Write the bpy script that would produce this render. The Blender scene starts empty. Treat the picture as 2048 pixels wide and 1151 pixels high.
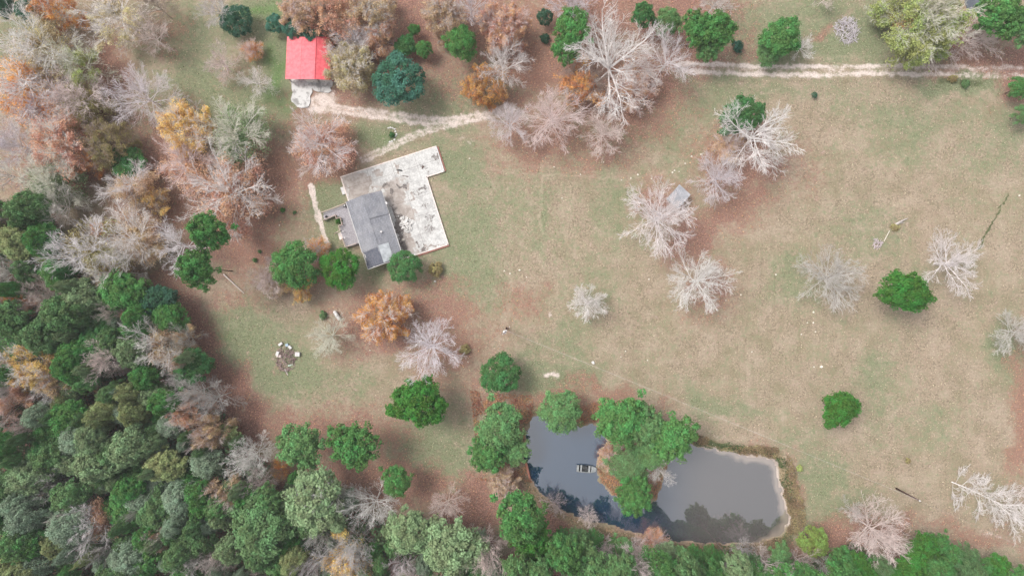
import bpy, math, random
import numpy as np
from mathutils import Vector, Matrix

# ---------------------------------------------------------------- camera, sky, sun, exposure
scene = bpy.context.scene
COL = scene.collection
H = 140.0            # height of the drone above the ground, metres
S = 0.1              # metres on the ground for one pixel of the 2048 px photograph
cam_d = bpy.data.cameras.new('camera')
cam = bpy.data.objects.new('camera', cam_d)
COL.objects.link(cam)
cam.location = (0, 0, H)
cam.rotation_euler = (0, 0, 0)
cam_d.sensor_width = 36
cam_d.lens = 18.0 / (1024 * S / H)
cam_d.clip_start = 1
cam_d.clip_end = 6000
scene.camera = cam

SUN_EL, SUN_ROT = math.radians(58), math.radians(-62)
world = bpy.data.worlds.new('World')
scene.world = world
world.use_nodes = True
wn, wl = world.node_tree.nodes, world.node_tree.links
wn.clear()
sky = wn.new('ShaderNodeTexSky')
sky.sky_type = 'NISHITA'
sky.sun_disc = False
sky.sun_elevation = SUN_EL
sky.sun_rotation = SUN_ROT
sky.dust_density = 4.0
sky.air_density = 1.0
hs = wn.new('ShaderNodeHueSaturation')
hs.inputs['Saturation'].default_value = 0.22
bg = wn.new('ShaderNodeBackground')
bg.inputs['Strength'].default_value = 0.135
wo = wn.new('ShaderNodeOutputWorld')
wl.new(sky.outputs[0], hs.inputs['Color'])
wl.new(hs.outputs[0], bg.inputs['Color'])
wl.new(bg.outputs[0], wo.inputs['Surface'])

sun_d = bpy.data.lights.new('sun', 'SUN')
sun_d.energy = 1.5
sun_d.angle = math.radians(20)
sun_d.color = (1.0, 0.96, 0.9)
sun = bpy.data.objects.new('sun', sun_d)
COL.objects.link(sun)
sv = Vector((math.sin(SUN_ROT) * math.cos(SUN_EL), math.cos(SUN_ROT) * math.cos(SUN_EL), math.sin(SUN_EL)))
sun.rotation_euler = sv.to_track_quat('Z', 'Y').to_euler()

vs = scene.view_settings
vs.view_transform = 'Standard'
vs.look = 'None'
vs.gamma = 1
vs.exposure = 0.68
vs.use_curve_mapping = False

# ---------------------------------------------------------------- helpers
def P(px, py, z=0.0):
    """ground position of something seen at photograph pixel (px, py) that stands z metres high"""
    k = S * (1 - z / H)
    return Vector(((px - 1024) * k, -(py - 575.5) * k, z))

def tag(o, label=None, cat=None, group=None, kind=None):
    if label: o['label'] = label
    if cat: o['category'] = cat
    if group: o['group'] = group
    if kind: o['kind'] = kind
    return o

def empty(name, loc, rz=0.0, label=None, cat=None, group=None):
    o = bpy.data.objects.new(name, None)
    o.empty_display_size = 0.5
    COL.objects.link(o)
    o.location = loc
    o.rotation_euler = (0, 0, rz)
    return tag(o, label, cat, group)

def np_mesh(name, V, F, mat=None, smooth=False, attrs=None, cols=None):
    """V (n,3), F (m,4) or (m,3) arrays -> mesh"""
    me = bpy.data.meshes.new(name)
    V = np.asarray(V, dtype=np.float32); F = np.asarray(F, dtype=np.int32)
    k = F.shape[1]
    me.vertices.add(len(V)); me.vertices.foreach_set('co', V.ravel())
    me.loops.add(F.size); me.loops.foreach_set('vertex_index', F.ravel())
    me.polygons.add(len(F)); me.polygons.foreach_set('loop_start', np.arange(0, F.size, k, dtype=np.int32))
    me.update(calc_edges=True)
    me.polygons.foreach_set('use_smooth', np.full(len(F), smooth, dtype=bool))
    for n, a in (attrs or {}).items():
        at = me.attributes.new(n, 'FLOAT', 'POINT'); at.data.foreach_set('value', np.asarray(a, dtype=np.float32).ravel())
    for n, a in (cols or {}).items():
        at = me.attributes.new(n, 'FLOAT_COLOR', 'POINT'); at.data.foreach_set('color', np.asarray(a, dtype=np.float32).ravel())
    if mat: me.materials.append(mat)
    return me

def add(name, me, parent=None, color=None, loc=None):
    o = bpy.data.objects.new(name, me)
    COL.objects.link(o)
    if parent is not None: o.parent = parent
    if color is not None: o.color = (*color, 1)
    if loc is not None: o.location = loc
    return o

class MB:
    """collects boxes, prisms, tubes and polygons into one mesh"""
    def __init__(s): s.v = []; s.f = []
    def poly(s, pts):
        n = len(s.v); s.v += [tuple(p) for p in pts]; s.f.append(tuple(range(n, n + len(pts))))
    def box(s, a, b, rz=0.0, c=(0, 0, 0)):
        n = len(s.v)
        for z in (a[2], b[2]):
            for x, y in ((a[0], a[1]), (b[0], a[1]), (b[0], b[1]), (a[0], b[1])):
                X = x * math.cos(rz) - y * math.sin(rz); Y = x * math.sin(rz) + y * math.cos(rz)
                s.v.append((X + c[0], Y + c[1], z + c[2]))
        s.f += [tuple(n + i for i in q) for q in ((3, 2, 1, 0), (4, 5, 6, 7), (0, 1, 5, 4), (1, 2, 6, 5), (2, 3, 7, 6), (3, 0, 4, 7))]
    def prism(s, pts, z0, z1):
        a = sum(pts[i][0] * pts[(i + 1) % len(pts)][1] - pts[(i + 1) % len(pts)][0] * pts[i][1] for i in range(len(pts)))
        if a < 0: pts = pts[::-1]
        n = len(s.v); m = len(pts)
        s.v += [(p[0], p[1], z0) for p in pts] + [(p[0], p[1], z1) for p in pts]
        s.f.append(tuple(range(n + m - 1, n - 1, -1))); s.f.append(tuple(range(n + m, n + 2 * m)))
        for i in range(m):
            j = (i + 1) % m; s.f.append((n + i, n + j, n + m + j, n + m + i))
    def slab(s, q, t):
        """sheet through 3-4 points q thickened downwards by t"""
        n = len(s.v); m = len(q)
        s.v += [tuple(p) for p in q] + [(p[0], p[1], p[2] - t) for p in q]
        s.f.append(tuple(range(n, n + m))); s.f.append(tuple(range(n + 2 * m - 1, n + m - 1, -1)))
        for i in range(m):
            j = (i + 1) % m; s.f.append((n + j, n + i, n + m + i, n + m + j))
    def tube(s, a, b, r0, r1=None, k=6, cap=True):
        a = Vector(a); b = Vector(b); r1 = r0 if r1 is None else r1
        d = (b - a).normalized(); u = d.orthogonal().normalized(); w = d.cross(u)
        n = len(s.v)
        for c, r in ((a, r0), (b, r1)):
            for i in range(k):
                t = 2 * math.pi * i / k; p = c + (u * math.cos(t) + w * math.sin(t)) * r; s.v.append(tuple(p))
        for i in range(k):
            j = (i + 1) % k; s.f.append((n + i, n + j, n + k + j, n + k + i))
        if cap: s.f.append(tuple(range(n + k - 1, n - 1, -1))); s.f.append(tuple(range(n + k, n + 2 * k)))
    def lathe(s, c, prof, axis=(0, 0, 1), k=16):
        c = Vector(c); d = Vector(axis).normalized(); u = d.orthogonal().normalized(); w = d.cross(u); n = len(s.v)
        for h, r in prof:
            for i in range(k):
                t = 2 * math.pi * i / k; s.v.append(tuple(c + d * h + (u * math.cos(t) + w * math.sin(t)) * max(r, 1e-3)))
        for j in range(len(prof) - 1):
            for i in range(k):
                i2 = (i + 1) % k; s.f.append((n + j * k + i, n + j * k + i2, n + (j + 1) * k + i2, n + (j + 1) * k + i))
        s.f.append(tuple(range(n + k - 1, n - 1, -1))); m = n + (len(prof) - 1) * k; s.f.append(tuple(range(m, m + k)))
    def build(s, name, mat, parent=None, smooth=False, color=None):
        me = bpy.data.meshes.new(name); me.from_pydata(s.v, [], s.f); me.materials.append(mat)
        if smooth: me.polygons.foreach_set('use_smooth', [True] * len(me.polygons))
        me.update()
        return add(name, me, parent, color)

# ---------------------------------------------------------------- the air
def build_haze():
    m = bpy.data.materials.new('haze'); m.use_nodes = True; n = m.node_tree.nodes; n.clear()
    o = n.new('ShaderNodeOutputMaterial'); v = n.new('ShaderNodeVolumePrincipled')
    v.inputs['Color'].default_value = (.93, .95, 1, 1); v.inputs['Density'].default_value = 0.00022; v.inputs['Anisotropy'].default_value = 0.0
    m.node_tree.links.new(v.outputs[0], o.inputs['Volume'])
    b = MB(); b.box((-5500, -5500, -4), (5500, 5500, H + 6))
    tag(b.build('haze', m), kind='stuff')
build_haze()

# ---------------------------------------------------------------- node helpers
class NT:
    def __init__(s, mat):
        s.t = mat.node_tree; s.n = s.t.nodes; s.l = s.t.links; s.n.clear()
        s.out = s.n.new('ShaderNodeOutputMaterial')
    def new(s, t, **kw):
        n = s.n.new(t)
        for k, v in kw.items(): setattr(n, k, v)
        return n
    def set(s, sock, v):
        if hasattr(v, 'is_linked') or isinstance(v, bpy.types.NodeSocket): s.l.new(v, sock)
        else:
            if isinstance(v, (tuple, list)) and len(v) == 3 and sock.type == 'RGBA': v = (*v, 1)
            sock.default_value = v
    def noise(s, vec, scale, detail=3, rough=0.6):
        n = s.new('ShaderNodeTexNoise'); s.l.new(vec, n.inputs['Vector'])
        n.inputs['Scale'].default_value = scale; n.inputs['Detail'].default_value = detail; n.inputs['Roughness'].default_value = rough
        return n.outputs['Fac']
    def mix(s, f, a, b, bt='MIX'):
        n = s.new('ShaderNodeMix', data_type='RGBA', blend_type=bt)
        s.set(n.inputs[0], f); s.set(n.inputs[6], a); s.set(n.inputs[7], b)
        return n.outputs[2]
    def math(s, op, a, b=0.0, c=0.0):
        n = s.new('ShaderNodeMath', operation=op)
        s.set(n.inputs[0], a); s.set(n.inputs[1], b); s.set(n.inputs[2], c)
        return n.outputs[0]
    def ramp(s, f, a, b, lo=0.0, hi=1.0):
        n = s.new('ShaderNodeMapRange', interpolation_type='SMOOTHSTEP')
        s.set(n.inputs[0], f); n.inputs[1].default_value = a; n.inputs[2].default_value = b
        n.inputs[3].default_value = lo; n.inputs[4].default_value = hi
        return n.outputs[0]
    def coord(s, kind='Object'): return s.new('ShaderNodeTexCoord').outputs[kind]
    def pos(s): return s.new('ShaderNodeNewGeometry').outputs['Position']
    def bsdf(s, col, rough=0.8, spec=0.2, metal=0.0, bump=None, bs=0.3, bd=0.05):
        b = s.new('ShaderNodeBsdfPrincipled')
        s.set(b.inputs['Base Color'], col); s.set(b.inputs['Roughness'], rough); b.inputs['Metallic'].default_value = metal
        b.inputs['Specular IOR Level'].default_value = spec
        if bump is not None:
            n = s.new('ShaderNodeBump'); n.inputs['Strength'].default_value = bs; n.inputs['Distance'].default_value = bd
            s.l.new(bump, n.inputs['Height']); s.l.new(n.outputs[0], b.inputs['Normal'])
        s.l.new(b.outputs[0], s.out.inputs['Surface'])
        return b

def material(name):
    m = bpy.data.materials.new(name); m.use_nodes = True
    return m, NT(m)

def simple(name, a, b, scale=3.0, rough=0.8, spec=0.2, metal=0.0, detail=4, bs=0.2, bd=0.02, lo=0.35, hi=0.65):
    m, t = material(name)
    v = t.coord(); f = t.noise(v, scale, detail, 0.65)
    t.bsdf(t.mix(t.ramp(f, lo, hi), a, b), rough, spec, metal, bump=f, bs=bs, bd=bd)
    return m

# leaves: colour of the object, varied leaf by leaf and clump by clump
def leaf_material(name, var=0.62, trans=0.3):
    m, t = material(name)
    oi = t.new('ShaderNodeObjectInfo').outputs['Color']
    lv = t.new('ShaderNodeAttribute', attribute_name='leaf').outputs['Fac']
    cl = t.new('ShaderNodeAttribute', attribute_name='clump').outputs['Fac']
    k = t.math('ADD', t.math('MULTIPLY', lv, var), t.math('MULTIPLY_ADD', cl, 0.5, 0.5))
    hsv = t.new('ShaderNodeHueSaturation'); t.set(hsv.inputs['Color'], oi)
    t.set(hsv.inputs['Value'], k)
    t.set(hsv.inputs['Hue'], t.math('MULTIPLY_ADD', cl, 0.05, 0.475))
    d = t.new('ShaderNodeBsdfDiffuse'); tr = t.new('ShaderNodeBsdfTranslucent')
    t.l.new(hsv.outputs[0], d.inputs[0]); t.l.new(hsv.outputs[0], tr.inputs[0])
    ms = t.new('ShaderNodeMixShader'); ms.inputs[0].default_value = trans
    t.l.new(d.outputs[0], ms.inputs[1]); t.l.new(tr.outputs[0], ms.inputs[2])
    t.l.new(ms.outputs[0], t.out.inputs['Surface'])
    return m
M_LEAF = leaf_material('leaf')

def bark_material():
    m, t = material('bark')
    oi = t.new('ShaderNodeObjectInfo').outputs['Color']
    f = t.noise(t.coord(), 1.6, 4)
    c = t.mix(t.ramp(f, 0.3, 0.7), (0.72, 0.7, 0.68), (1.12, 1.1, 1.08))
    t.bsdf(t.mix(1.0, oi, c, 'MULTIPLY'), 0.9, 0.1)
    return m
M_BARK = bark_material()

# ---------------------------------------------------------------- where things lie (photograph pixels)
POND = [(1064, 838), (1086, 832), (1108, 846), (1150, 856), (1188, 852), (1204, 866), (1212, 884), (1198, 900), (1193, 920), (1193, 948),
        (1198, 966), (1214, 984), (1232, 996), (1252, 1010), (1285, 1018), (1312, 1004), (1322, 984), (1330, 960), (1338, 930),
        (1352, 900), (1378, 890), (1400, 896), (1440, 904), (1480, 912), (1520, 916), (1547, 922), (1556, 940), (1556, 962),
        (1566, 990), (1573, 1020), (1578, 1046), (1566, 1066), (1534, 1080), (1490, 1086), (1440, 1086), (1390, 1084),
        (1340, 1080), (1290, 1068), (1250, 1058), (1200, 1046), (1150, 1032), (1112, 1008), (1082, 982), (1058, 952),
        (1049, 925), (1052, 900), (1056, 872)]
WOODS = [(-90, 425), (60, 405), (120, 450), (170, 540), (210, 575), (290, 580), (350, 640), (395, 740), (455, 830), (505, 905),
         (560, 935), (640, 960), (760, 1040), (850, 1060), (950, 1065), (1000, 1100), (990, 1240), (-90, 1240)]
STRIP = [(990, 1130), (1060, 1100), (1120, 1080), (1200, 1095), (1290, 1110), (1400, 1118), (1560, 1120), (1640, 1110), (1700, 1080),
         (1800, 1130), (1850, 1080), (1960, 1130), (2048, 1170), (2110, 1240), (990, 1240)]

def inside(poly, X, Y):
    r = np.zeros(np.shape(X), bool); n = len(poly)
    for i in range(n):
        x0, y0 = poly[i]; x1, y1 = poly[(i + 1) % n]
        if y0 == y1: continue
        c = ((y0 > Y) != (y1 > Y)) & (X < (x1 - x0) * (Y - y0) / (y1 - y0) + x0)
        r ^= c
    return r

def seg_dist(pts, X, Y, closed=False):
    d = np.full(np.shape(X), 1e9); n = len(pts)
    for i in range(n if closed else n - 1):
        x0, y0 = pts[i]; x1, y1 = pts[(i + 1) % n]
        dx, dy = x1 - x0, y1 - y0
        t = np.clip(((X - x0) * dx + (Y - y0) * dy) / (dx * dx + dy * dy + 1e-9), 0, 1)
        d = np.minimum(d, np.hypot(X - x0 - t * dx, Y - y0 - t * dy))
    return d

def sstep(a, b, x):
    t = np.clip((x - a) / (b - a), 0, 1); return t * t * (3 - 2 * t)

def vnoise(X, Y, scale, seed):
    """smooth value noise in 0..1 (arrays)"""
    rs = np.random.RandomState(seed); G = rs.rand(64, 64)
    x = X / scale; y = Y / scale; xi = np.floor(x).astype(int); yi = np.floor(y).astype(int)
    fx = x - xi; fy = y - yi; fx = fx * fx * (3 - 2 * fx); fy = fy * fy * (3 - 2 * fy)
    g = lambda a, b: G[a % 64, b % 64]
    return (g(xi, yi) * (1 - fx) + g(xi + 1, yi) * fx) * (1 - fy) + (g(xi, yi + 1) * (1 - fx) + g(xi + 1, yi + 1) * fx) * fy

def pond_sd(X, Y):
    """signed distance to the pond's shore in metres, positive on land"""
    wx = X + (vnoise(X, Y, 9, 3) - 0.5) * 7; wy = Y + (vnoise(X, Y, 9, 4) - 0.5) * 7
    d = seg_dist(POND, wx, wy, True) * S
    return np.where(inside(POND, wx, wy), -d, d)

WATER_Z = -0.7
def height(X, Y):
    sd = pond_sd(X, Y)
    z = np.where(sd > 0, WATER_Z * (1 - sstep(0, 3.0, sd)) * 1.0, WATER_Z - 1.6 * sstep(0, 4.0, -sd) - 0.06)
    z = z + (vnoise(X, Y, 160, 8) - 0.5) * 0.3 * sstep(3, 12, sd) * sstep(0, 60, np.hypot(X - 780, Y - 420) - 140) * sstep(0, 40, np.hypot(X - 620, Y - 130) - 90)
    return z
def h_at(px, py): return float(height(np.array([float(px)]), np.array([float(py)]))[0])

# masks: litter, green, dirt, weeds | shore, vivid, dark, track
LIT = [  # cx, cy, rx, ry, angle, value
    (215, 160, 45, 130, 15, 1), (330, 60, 70, 60, 0, .55), (300, 250, 80, 60, 0, .55), (420, 420, 190, 90, 10, .9), (480, 500, 130, 70, 20, .8), (330, 300, 90, 100, 0, .8), (560, 360, 80, 100, 0, .85),
    (660, 310, 90, 75, 0, 1.1), (590, 240, 60, 40, 0, .6), (290, 420, 90, 60, 0, .8), (330, 570, 60, 50, 0, .9), (390, 660, 55, 110, -20, 1.1), (440, 770, 50, 100, -28, 1.1),
    (500, 850, 60, 60, 0, 1), (470, 600, 60, 40, 0, .45), (620, 860, 130, 45, 0, .8), (720, 860, 130, 60, 5, .7), (800, 960, 180, 60, 15, .9), (940, 1020, 90, 80, 0, 1.1), (680, 950, 130, 50, 0, .9),
    (620, 550, 80, 30, 10, .9), (690, 620, 80, 60, 0, .45), (760, 650, 110, 80, 10, .8), (880, 620, 110, 60, 15, .75), (900, 700, 90, 70, 0, .75), (880, 560, 70, 30, 0, .6), (860, 770, 60, 50, 0, .5),
    (960, 790, 60, 60, 0, .5), (1040, 600, 70, 50, 0, .55), (1000, 680, 60, 40, 0, .4), (1040, 900, 50, 130, 0, .9), (1120, 815, 110, 40, 10, .8), (1230, 800, 140, 35, 18, .7), (1260, 930, 90, 80, 0, .9),
    (840, 60, 70, 110, 0, 1.0), (770, 120, 60, 90, 0, .8), (700, 200, 60, 50, 0, .6), (900, 150, 110, 60, 0, .55), (1000, 40, 130, 90, 0, .9), (1090, 120, 90, 90, 0, 1.0), (1180, 30, 160, 90, 0, .95),
    (1250, 180, 150, 120, 0, .95), (1080, 280, 130, 70, 0, .8), (1210, 300, 90, 60, 0, .7), (1380, 110, 110, 60, 0, .8), (1330, 30, 130, 60, 0, .9), (1480, 90, 60, 60, 0, .5), (1420, 20, 100, 60, 0, .6),
    (1470, 320, 110, 100, -30, .85), (1460, 420, 130, 60, -20, .8), (1390, 470, 90, 60, -35, .8), (1320, 400, 70, 50, 0, .7), (1600, 330, 70, 80, 0, .35), (1430, 590, 60, 70, 0, .6), (1390, 620, 60, 40, 0, .4),
    (1950, 110, 130, 45, 0, .8), (2040, 140, 60, 90, 0, 1.0), (2050, 820, 45, 160, 0, 1.0), (1900, 60, 90, 60, 0, .4), (1650, 1090, 110, 70, 0, .9), (1960, 1070, 130, 32, 14, .65), (1760, 1060, 90, 50, 0, .8),
    (1300, 1090, 340, 30, 3, 1.0), (1110, 1020, 60, 50, 0, 1.0), (1540, 1095, 80, 30, 0, .8), (1500, 895, 110, 12, 6, .4), (1590, 980, 18, 100, 0, .5), (100, 230, 170, 200, 0, .5), (40, 60, 40, 90, 0, .2),
    (120, 330, 150, 80, 0, .7), (1650, 60, 40, 20, 0, .6), (470, 140, 70, 50, 0, .3), (760, 20, 160, 60, 0, .9), (620, 200, 60, 30, 0, .6), (560, 720, 25, 25, 0, .4), (1020, 215, 90, 40, -20, .6)]
GRN = [
    (40, 90, 80, 60, 0, .8), (430, 190, 130, 100, 0, .9), (380, 60, 110, 70, 0, .7), (560, 110, 60, 90, 0, 1.0), (540, 20, 90, 60, 0, 1.2), (300, 240, 60, 40, 0, .5), (530, 200, 70, 60, 0, .9),
    (770, 262, 75, 30, 0, 1.0), (900, 190, 120, 50, 0, .6), (870, 250, 80, 20, 0, .5), (650, 400, 50, 60, 0, .9), (660, 460, 40, 60, 0, .9), (710, 530, 50, 40, 0, .8), (590, 430, 60, 50, 0, .4),
    (500, 690, 130, 80, 10, .9), (570, 740, 110, 70, 0, .9), (470, 640, 60, 30, 0, .8), (640, 760, 120, 50, 0, .5), (910, 330, 80, 60, 0, .8), (930, 470, 90, 120, 0, .6), (920, 560, 110, 70, 0, .6),
    (1000, 400, 190, 120, 0, .3), (870, 900, 130, 90, 0, .7), (900, 980, 60, 40, 0, .6), (1120, 760, 110, 50, 10, .9), (1230, 420, 60, 120, 0, .45), (1090, 420, 18, 130, 0, .55), (1300, 240, 200, 70, -20, .55),
    (1380, 300, 110, 80, 0, .4), (1550, 60, 180, 90, 0, .7), (1690, 100, 140, 40, 0, .8), (1480, 175, 260, 22, 0, .5), (1620, 20, 140, 40, 0, .6), (1750, 60, 40, 100, 0, 1.0), (1820, 240, 130, 60, 0, .5),
    (1910, 165, 90, 26, 0, 1.2), (1700, 200, 90, 40, 0, .3), (1820, 300, 70, 30, 0, .35), (2020, 260, 50, 70, 0, .5), (1960, 300, 60, 60, 0, .3), (1740, 470, 90, 60, 0, .35), (1580, 560, 60, 60, 0, .5),
    (1830, 560, 60, 40, 0, .25), (2020, 700, 45, 80, 0, .75), (1750, 750, 50, 50, 0, .5), (1420, 810, 90, 30, 20, .6), (1480, 830, 60, 25, 0, .6), (1640, 960, 70, 70, 0, .6), (1700, 1020, 90, 50, 0, .6),
    (1860, 850, 60, 60, 0, .3), (1640, 930, 60, 40, 0, .5), (1760, 800, 60, 100, 0, .35), (1180, 560, 80, 90, 0, .25), (1140, 680, 70, 60, 0, .4), (1620, 1060, 60, 50, 0, .8), (1600, 880, 60, 40, 0, .35)]
VIV = [(540, 25, 60, 40, 0, .7), (560, 150, 26, 90, 10, .75), (505, 25, 40, 20, 0, .8), (560, 640, 20, 12, 0, .4), (460, 665, 35, 14, 0, .5), (575, 735, 18, 14, 0, .8), (640, 385, 25, 25, 0, .5),
       (680, 450, 14, 22, 0, .6), (780, 265, 30, 14, 0, .5), (560, 200, 40, 40, 0, .6), (620, 780, 40, 20, 0, .4), (445, 130, 60, 30, 0, .3), (1300, 770, 60, 20, 0, .2)]
ROADS = {
    'barn_drive': ([(628, 205), (650, 214), (700, 222), (760, 230), (820, 238), (870, 243), (920, 241), (970, 231), (1020, 216)], 13, 1.0),
    'house_drive': ([(728, 318), (760, 303), (800, 284), (840, 266), (890, 250), (930, 242)], 10, .8),
    'dirt_road': ([(1365, 134), (1420, 136), (1480, 140), (1560, 142), (1640, 142), (1720, 140), (1800, 139), (1880, 141), (1960, 143), (2070, 145), (2160, 147)], 16, 1.0),
    'worn_path': ([(622, 372), (628, 400), (636, 430), (646, 460), (654, 485)], 6, .9)}
TRK = [([(950, 325), (1010, 345), (1080, 350), (1160, 352), (1240, 360), (1330, 345), (1400, 310), (1440, 260), (1500, 200), (1560, 175)], 3, .5),
       ([(980, 300), (1030, 330), (1100, 336), (1180, 345), (1250, 350)], 3, .4), ([(1083, 330), (1084, 380), (1080, 440), (1085, 470)], 3, .6),
       ([(1540, 160), (1480, 190), (1430, 240), (1395, 290), (1360, 330)], 4, .35), ([(900, 480), (960, 560), (1010, 600)], 3, .2), ([(1022, 560), (1018, 630)], 4, .5), ([(1045, 560), (1040, 640)], 3, .4),
       ([(1040, 672), (1180, 730), (1330, 790), (1420, 830), (1540, 875)], 4, .4), ([(940, 320), (1060, 400), (1110, 480)], 3, .2), ([(1620, 118), (1700, 112), (1790, 116)], 5, .4),
       ([(1150, 690), (1400, 780), (1500, 850)], 3, .25), ([(960, 420), (1020, 520), (1030, 600)], 3, .2), ([(1560, 900), (1800, 990), (2060, 1100)], 4, .25)]
DARK = [([(2016, 388), (1998, 420), (1975, 460), (1958, 500)], 2.5, 1.0), ([(1737, 700), (1728, 740), (1700, 790)], 3, .5), ([(1880, 162), (1960, 168)], 8, .7), ([(1420, 885), (1480, 900), (1540, 908), (1565, 930)], 7, 1.0),
        ([(1570, 930), (1578, 980), (1592, 1050)], 5, .6), ([(1380, 280), (1370, 330)], 8, .3), ([(780, 262), (782, 275)], 8, .5), ([(1960, 130), (1700, 150)], 2, .3), ([(1620, 470), (1610, 620)], 10, .2)]
DIRTB = [(650, 200, 26, 20, 0, 1.1), (640, 218, 30, 12, 0, .9), (1450, 146, 90, 7, 0, .7), (1560, 134, 100, 6, 0, .6), (1560, 151, 110, 5, 0, .7), (1790, 130, 70, 5, 0, .7), (1720, 150, 60, 4, 0, .6), (1860, 147, 50, 4, 0, .5),
         (1098, 748, 16, 5, 5, 1.0), (1112, 751, 8, 6, 0, .9), (740, 316, 18, 8, -20, .6), (940, 285, 10, 8, 0, .5), (924, 275, 6, 6, 0, .5), (1102, 628, 6, 8, 0, .4), (960, 270, 6, 4, 0, .3), (1620, 1020, 10, 20, 0, .2),
         (620, 310, 20, 40, 0, .0), (1990, 1070, 50, 8, 14, .4), (1400, 860, 80, 12, 20, .25), (760, 240, 10, 6, 0, .3), (560, 712, 20, 26, 0, .3)]

def splats(lst, X, Y):
    m = np.zeros(X.shape)
    for cx, cy, rx, ry, a, v in lst:
        if v == 0: continue
        a = math.radians(a); dx = X - cx; dy = Y - cy
        u = (dx * math.cos(a) + dy * math.sin(a)) / rx; w = (-dx * math.sin(a) + dy * math.cos(a)) / ry
        m = np.maximum(m, v * (1 - sstep(0.15, 1.45, np.hypot(u, w))))
    return m
def lines(lst, X, Y):
    m = np.zeros(X.shape)
    for pts, w, v in lst: m = np.maximum(m, v * (1 - sstep(0.5 * w, 1.4 * w, seg_dist(pts, X, Y))))
    return m

def ground_masks(X, Y):
    wx = X + (vnoise(X, Y, 38, 21) - .5) * 46 + (vnoise(X, Y, 11, 22) - .5) * 10
    wy = Y + (vnoise(X, Y, 38, 23) - .5) * 46 + (vnoise(X, Y, 11, 24) - .5) * 10
    sx = X + (vnoise(X, Y, 9, 25) - .5) * 6; sy = Y + (vnoise(X, Y, 9, 26) - .5) * 6
    lit = splats(LIT, wx, wy); grn = splats(GRN, wx, wy); viv = splats(VIV, wx, wy)
    w = inside(WOODS, wx, wy) | inside(STRIP, wx, wy)
    lit = np.maximum(lit, np.where(w, 0.75, 0))
    sd = pond_sd(X, Y)
    lit = lit * 1.2 * sstep(-.5, 1.5, sd)
    far = sstep(40, 200, np.maximum(np.abs(X - 1024) - 1024, np.abs(Y - 575) - 575))
    lit = np.maximum(lit, far * 0.5 * vnoise(X, Y, 300, 5) * 1.4)
    dirt = splats(DIRTB, sx, sy)
    for k, (pts, wd, v) in ROADS.items():
        d = seg_dist(pts, sx, sy); e = v * (1 - sstep(0.55 * wd, 1.25 * wd, d))
        if k == 'dirt_road':
            rut = np.exp(-((d - 8.5) / 4.2) ** 2); fade = 1 - 0.55 * sstep(1840, 1960, X) - 0.45 * np.exp(-((X - 1690) / 35) ** 2)
            e = e * (0.30 + 0.85 * rut * fade * (0.45 + 0.85 * vnoise(X, Y, 34, 77)))
        elif k != 'worn_path': e = e * (0.60 + 0.25 * np.exp(-((d - 5.5) / 3) ** 2))
        dirt = np.maximum(dirt, e)
    trk = lines(TRK, sx, sy); dark = lines(DARK, sx, sy)
    shore = (1 - sstep(0.2, 1.1, sd)) * sstep(-3.5, -.2, sd) * sstep(1380, 1420, X) * (1 - .75 * sstep(1040, 1070, Y))
    weeds = (1 - sstep(1.2, 3.2, sd)) * sstep(.2, .8, sd) * 0.9
    c1 = np.stack([lit, grn, dirt, weeds], -1); c2 = np.stack([shore, viv, dark, trk], -1)
    return c1, c2

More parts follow.
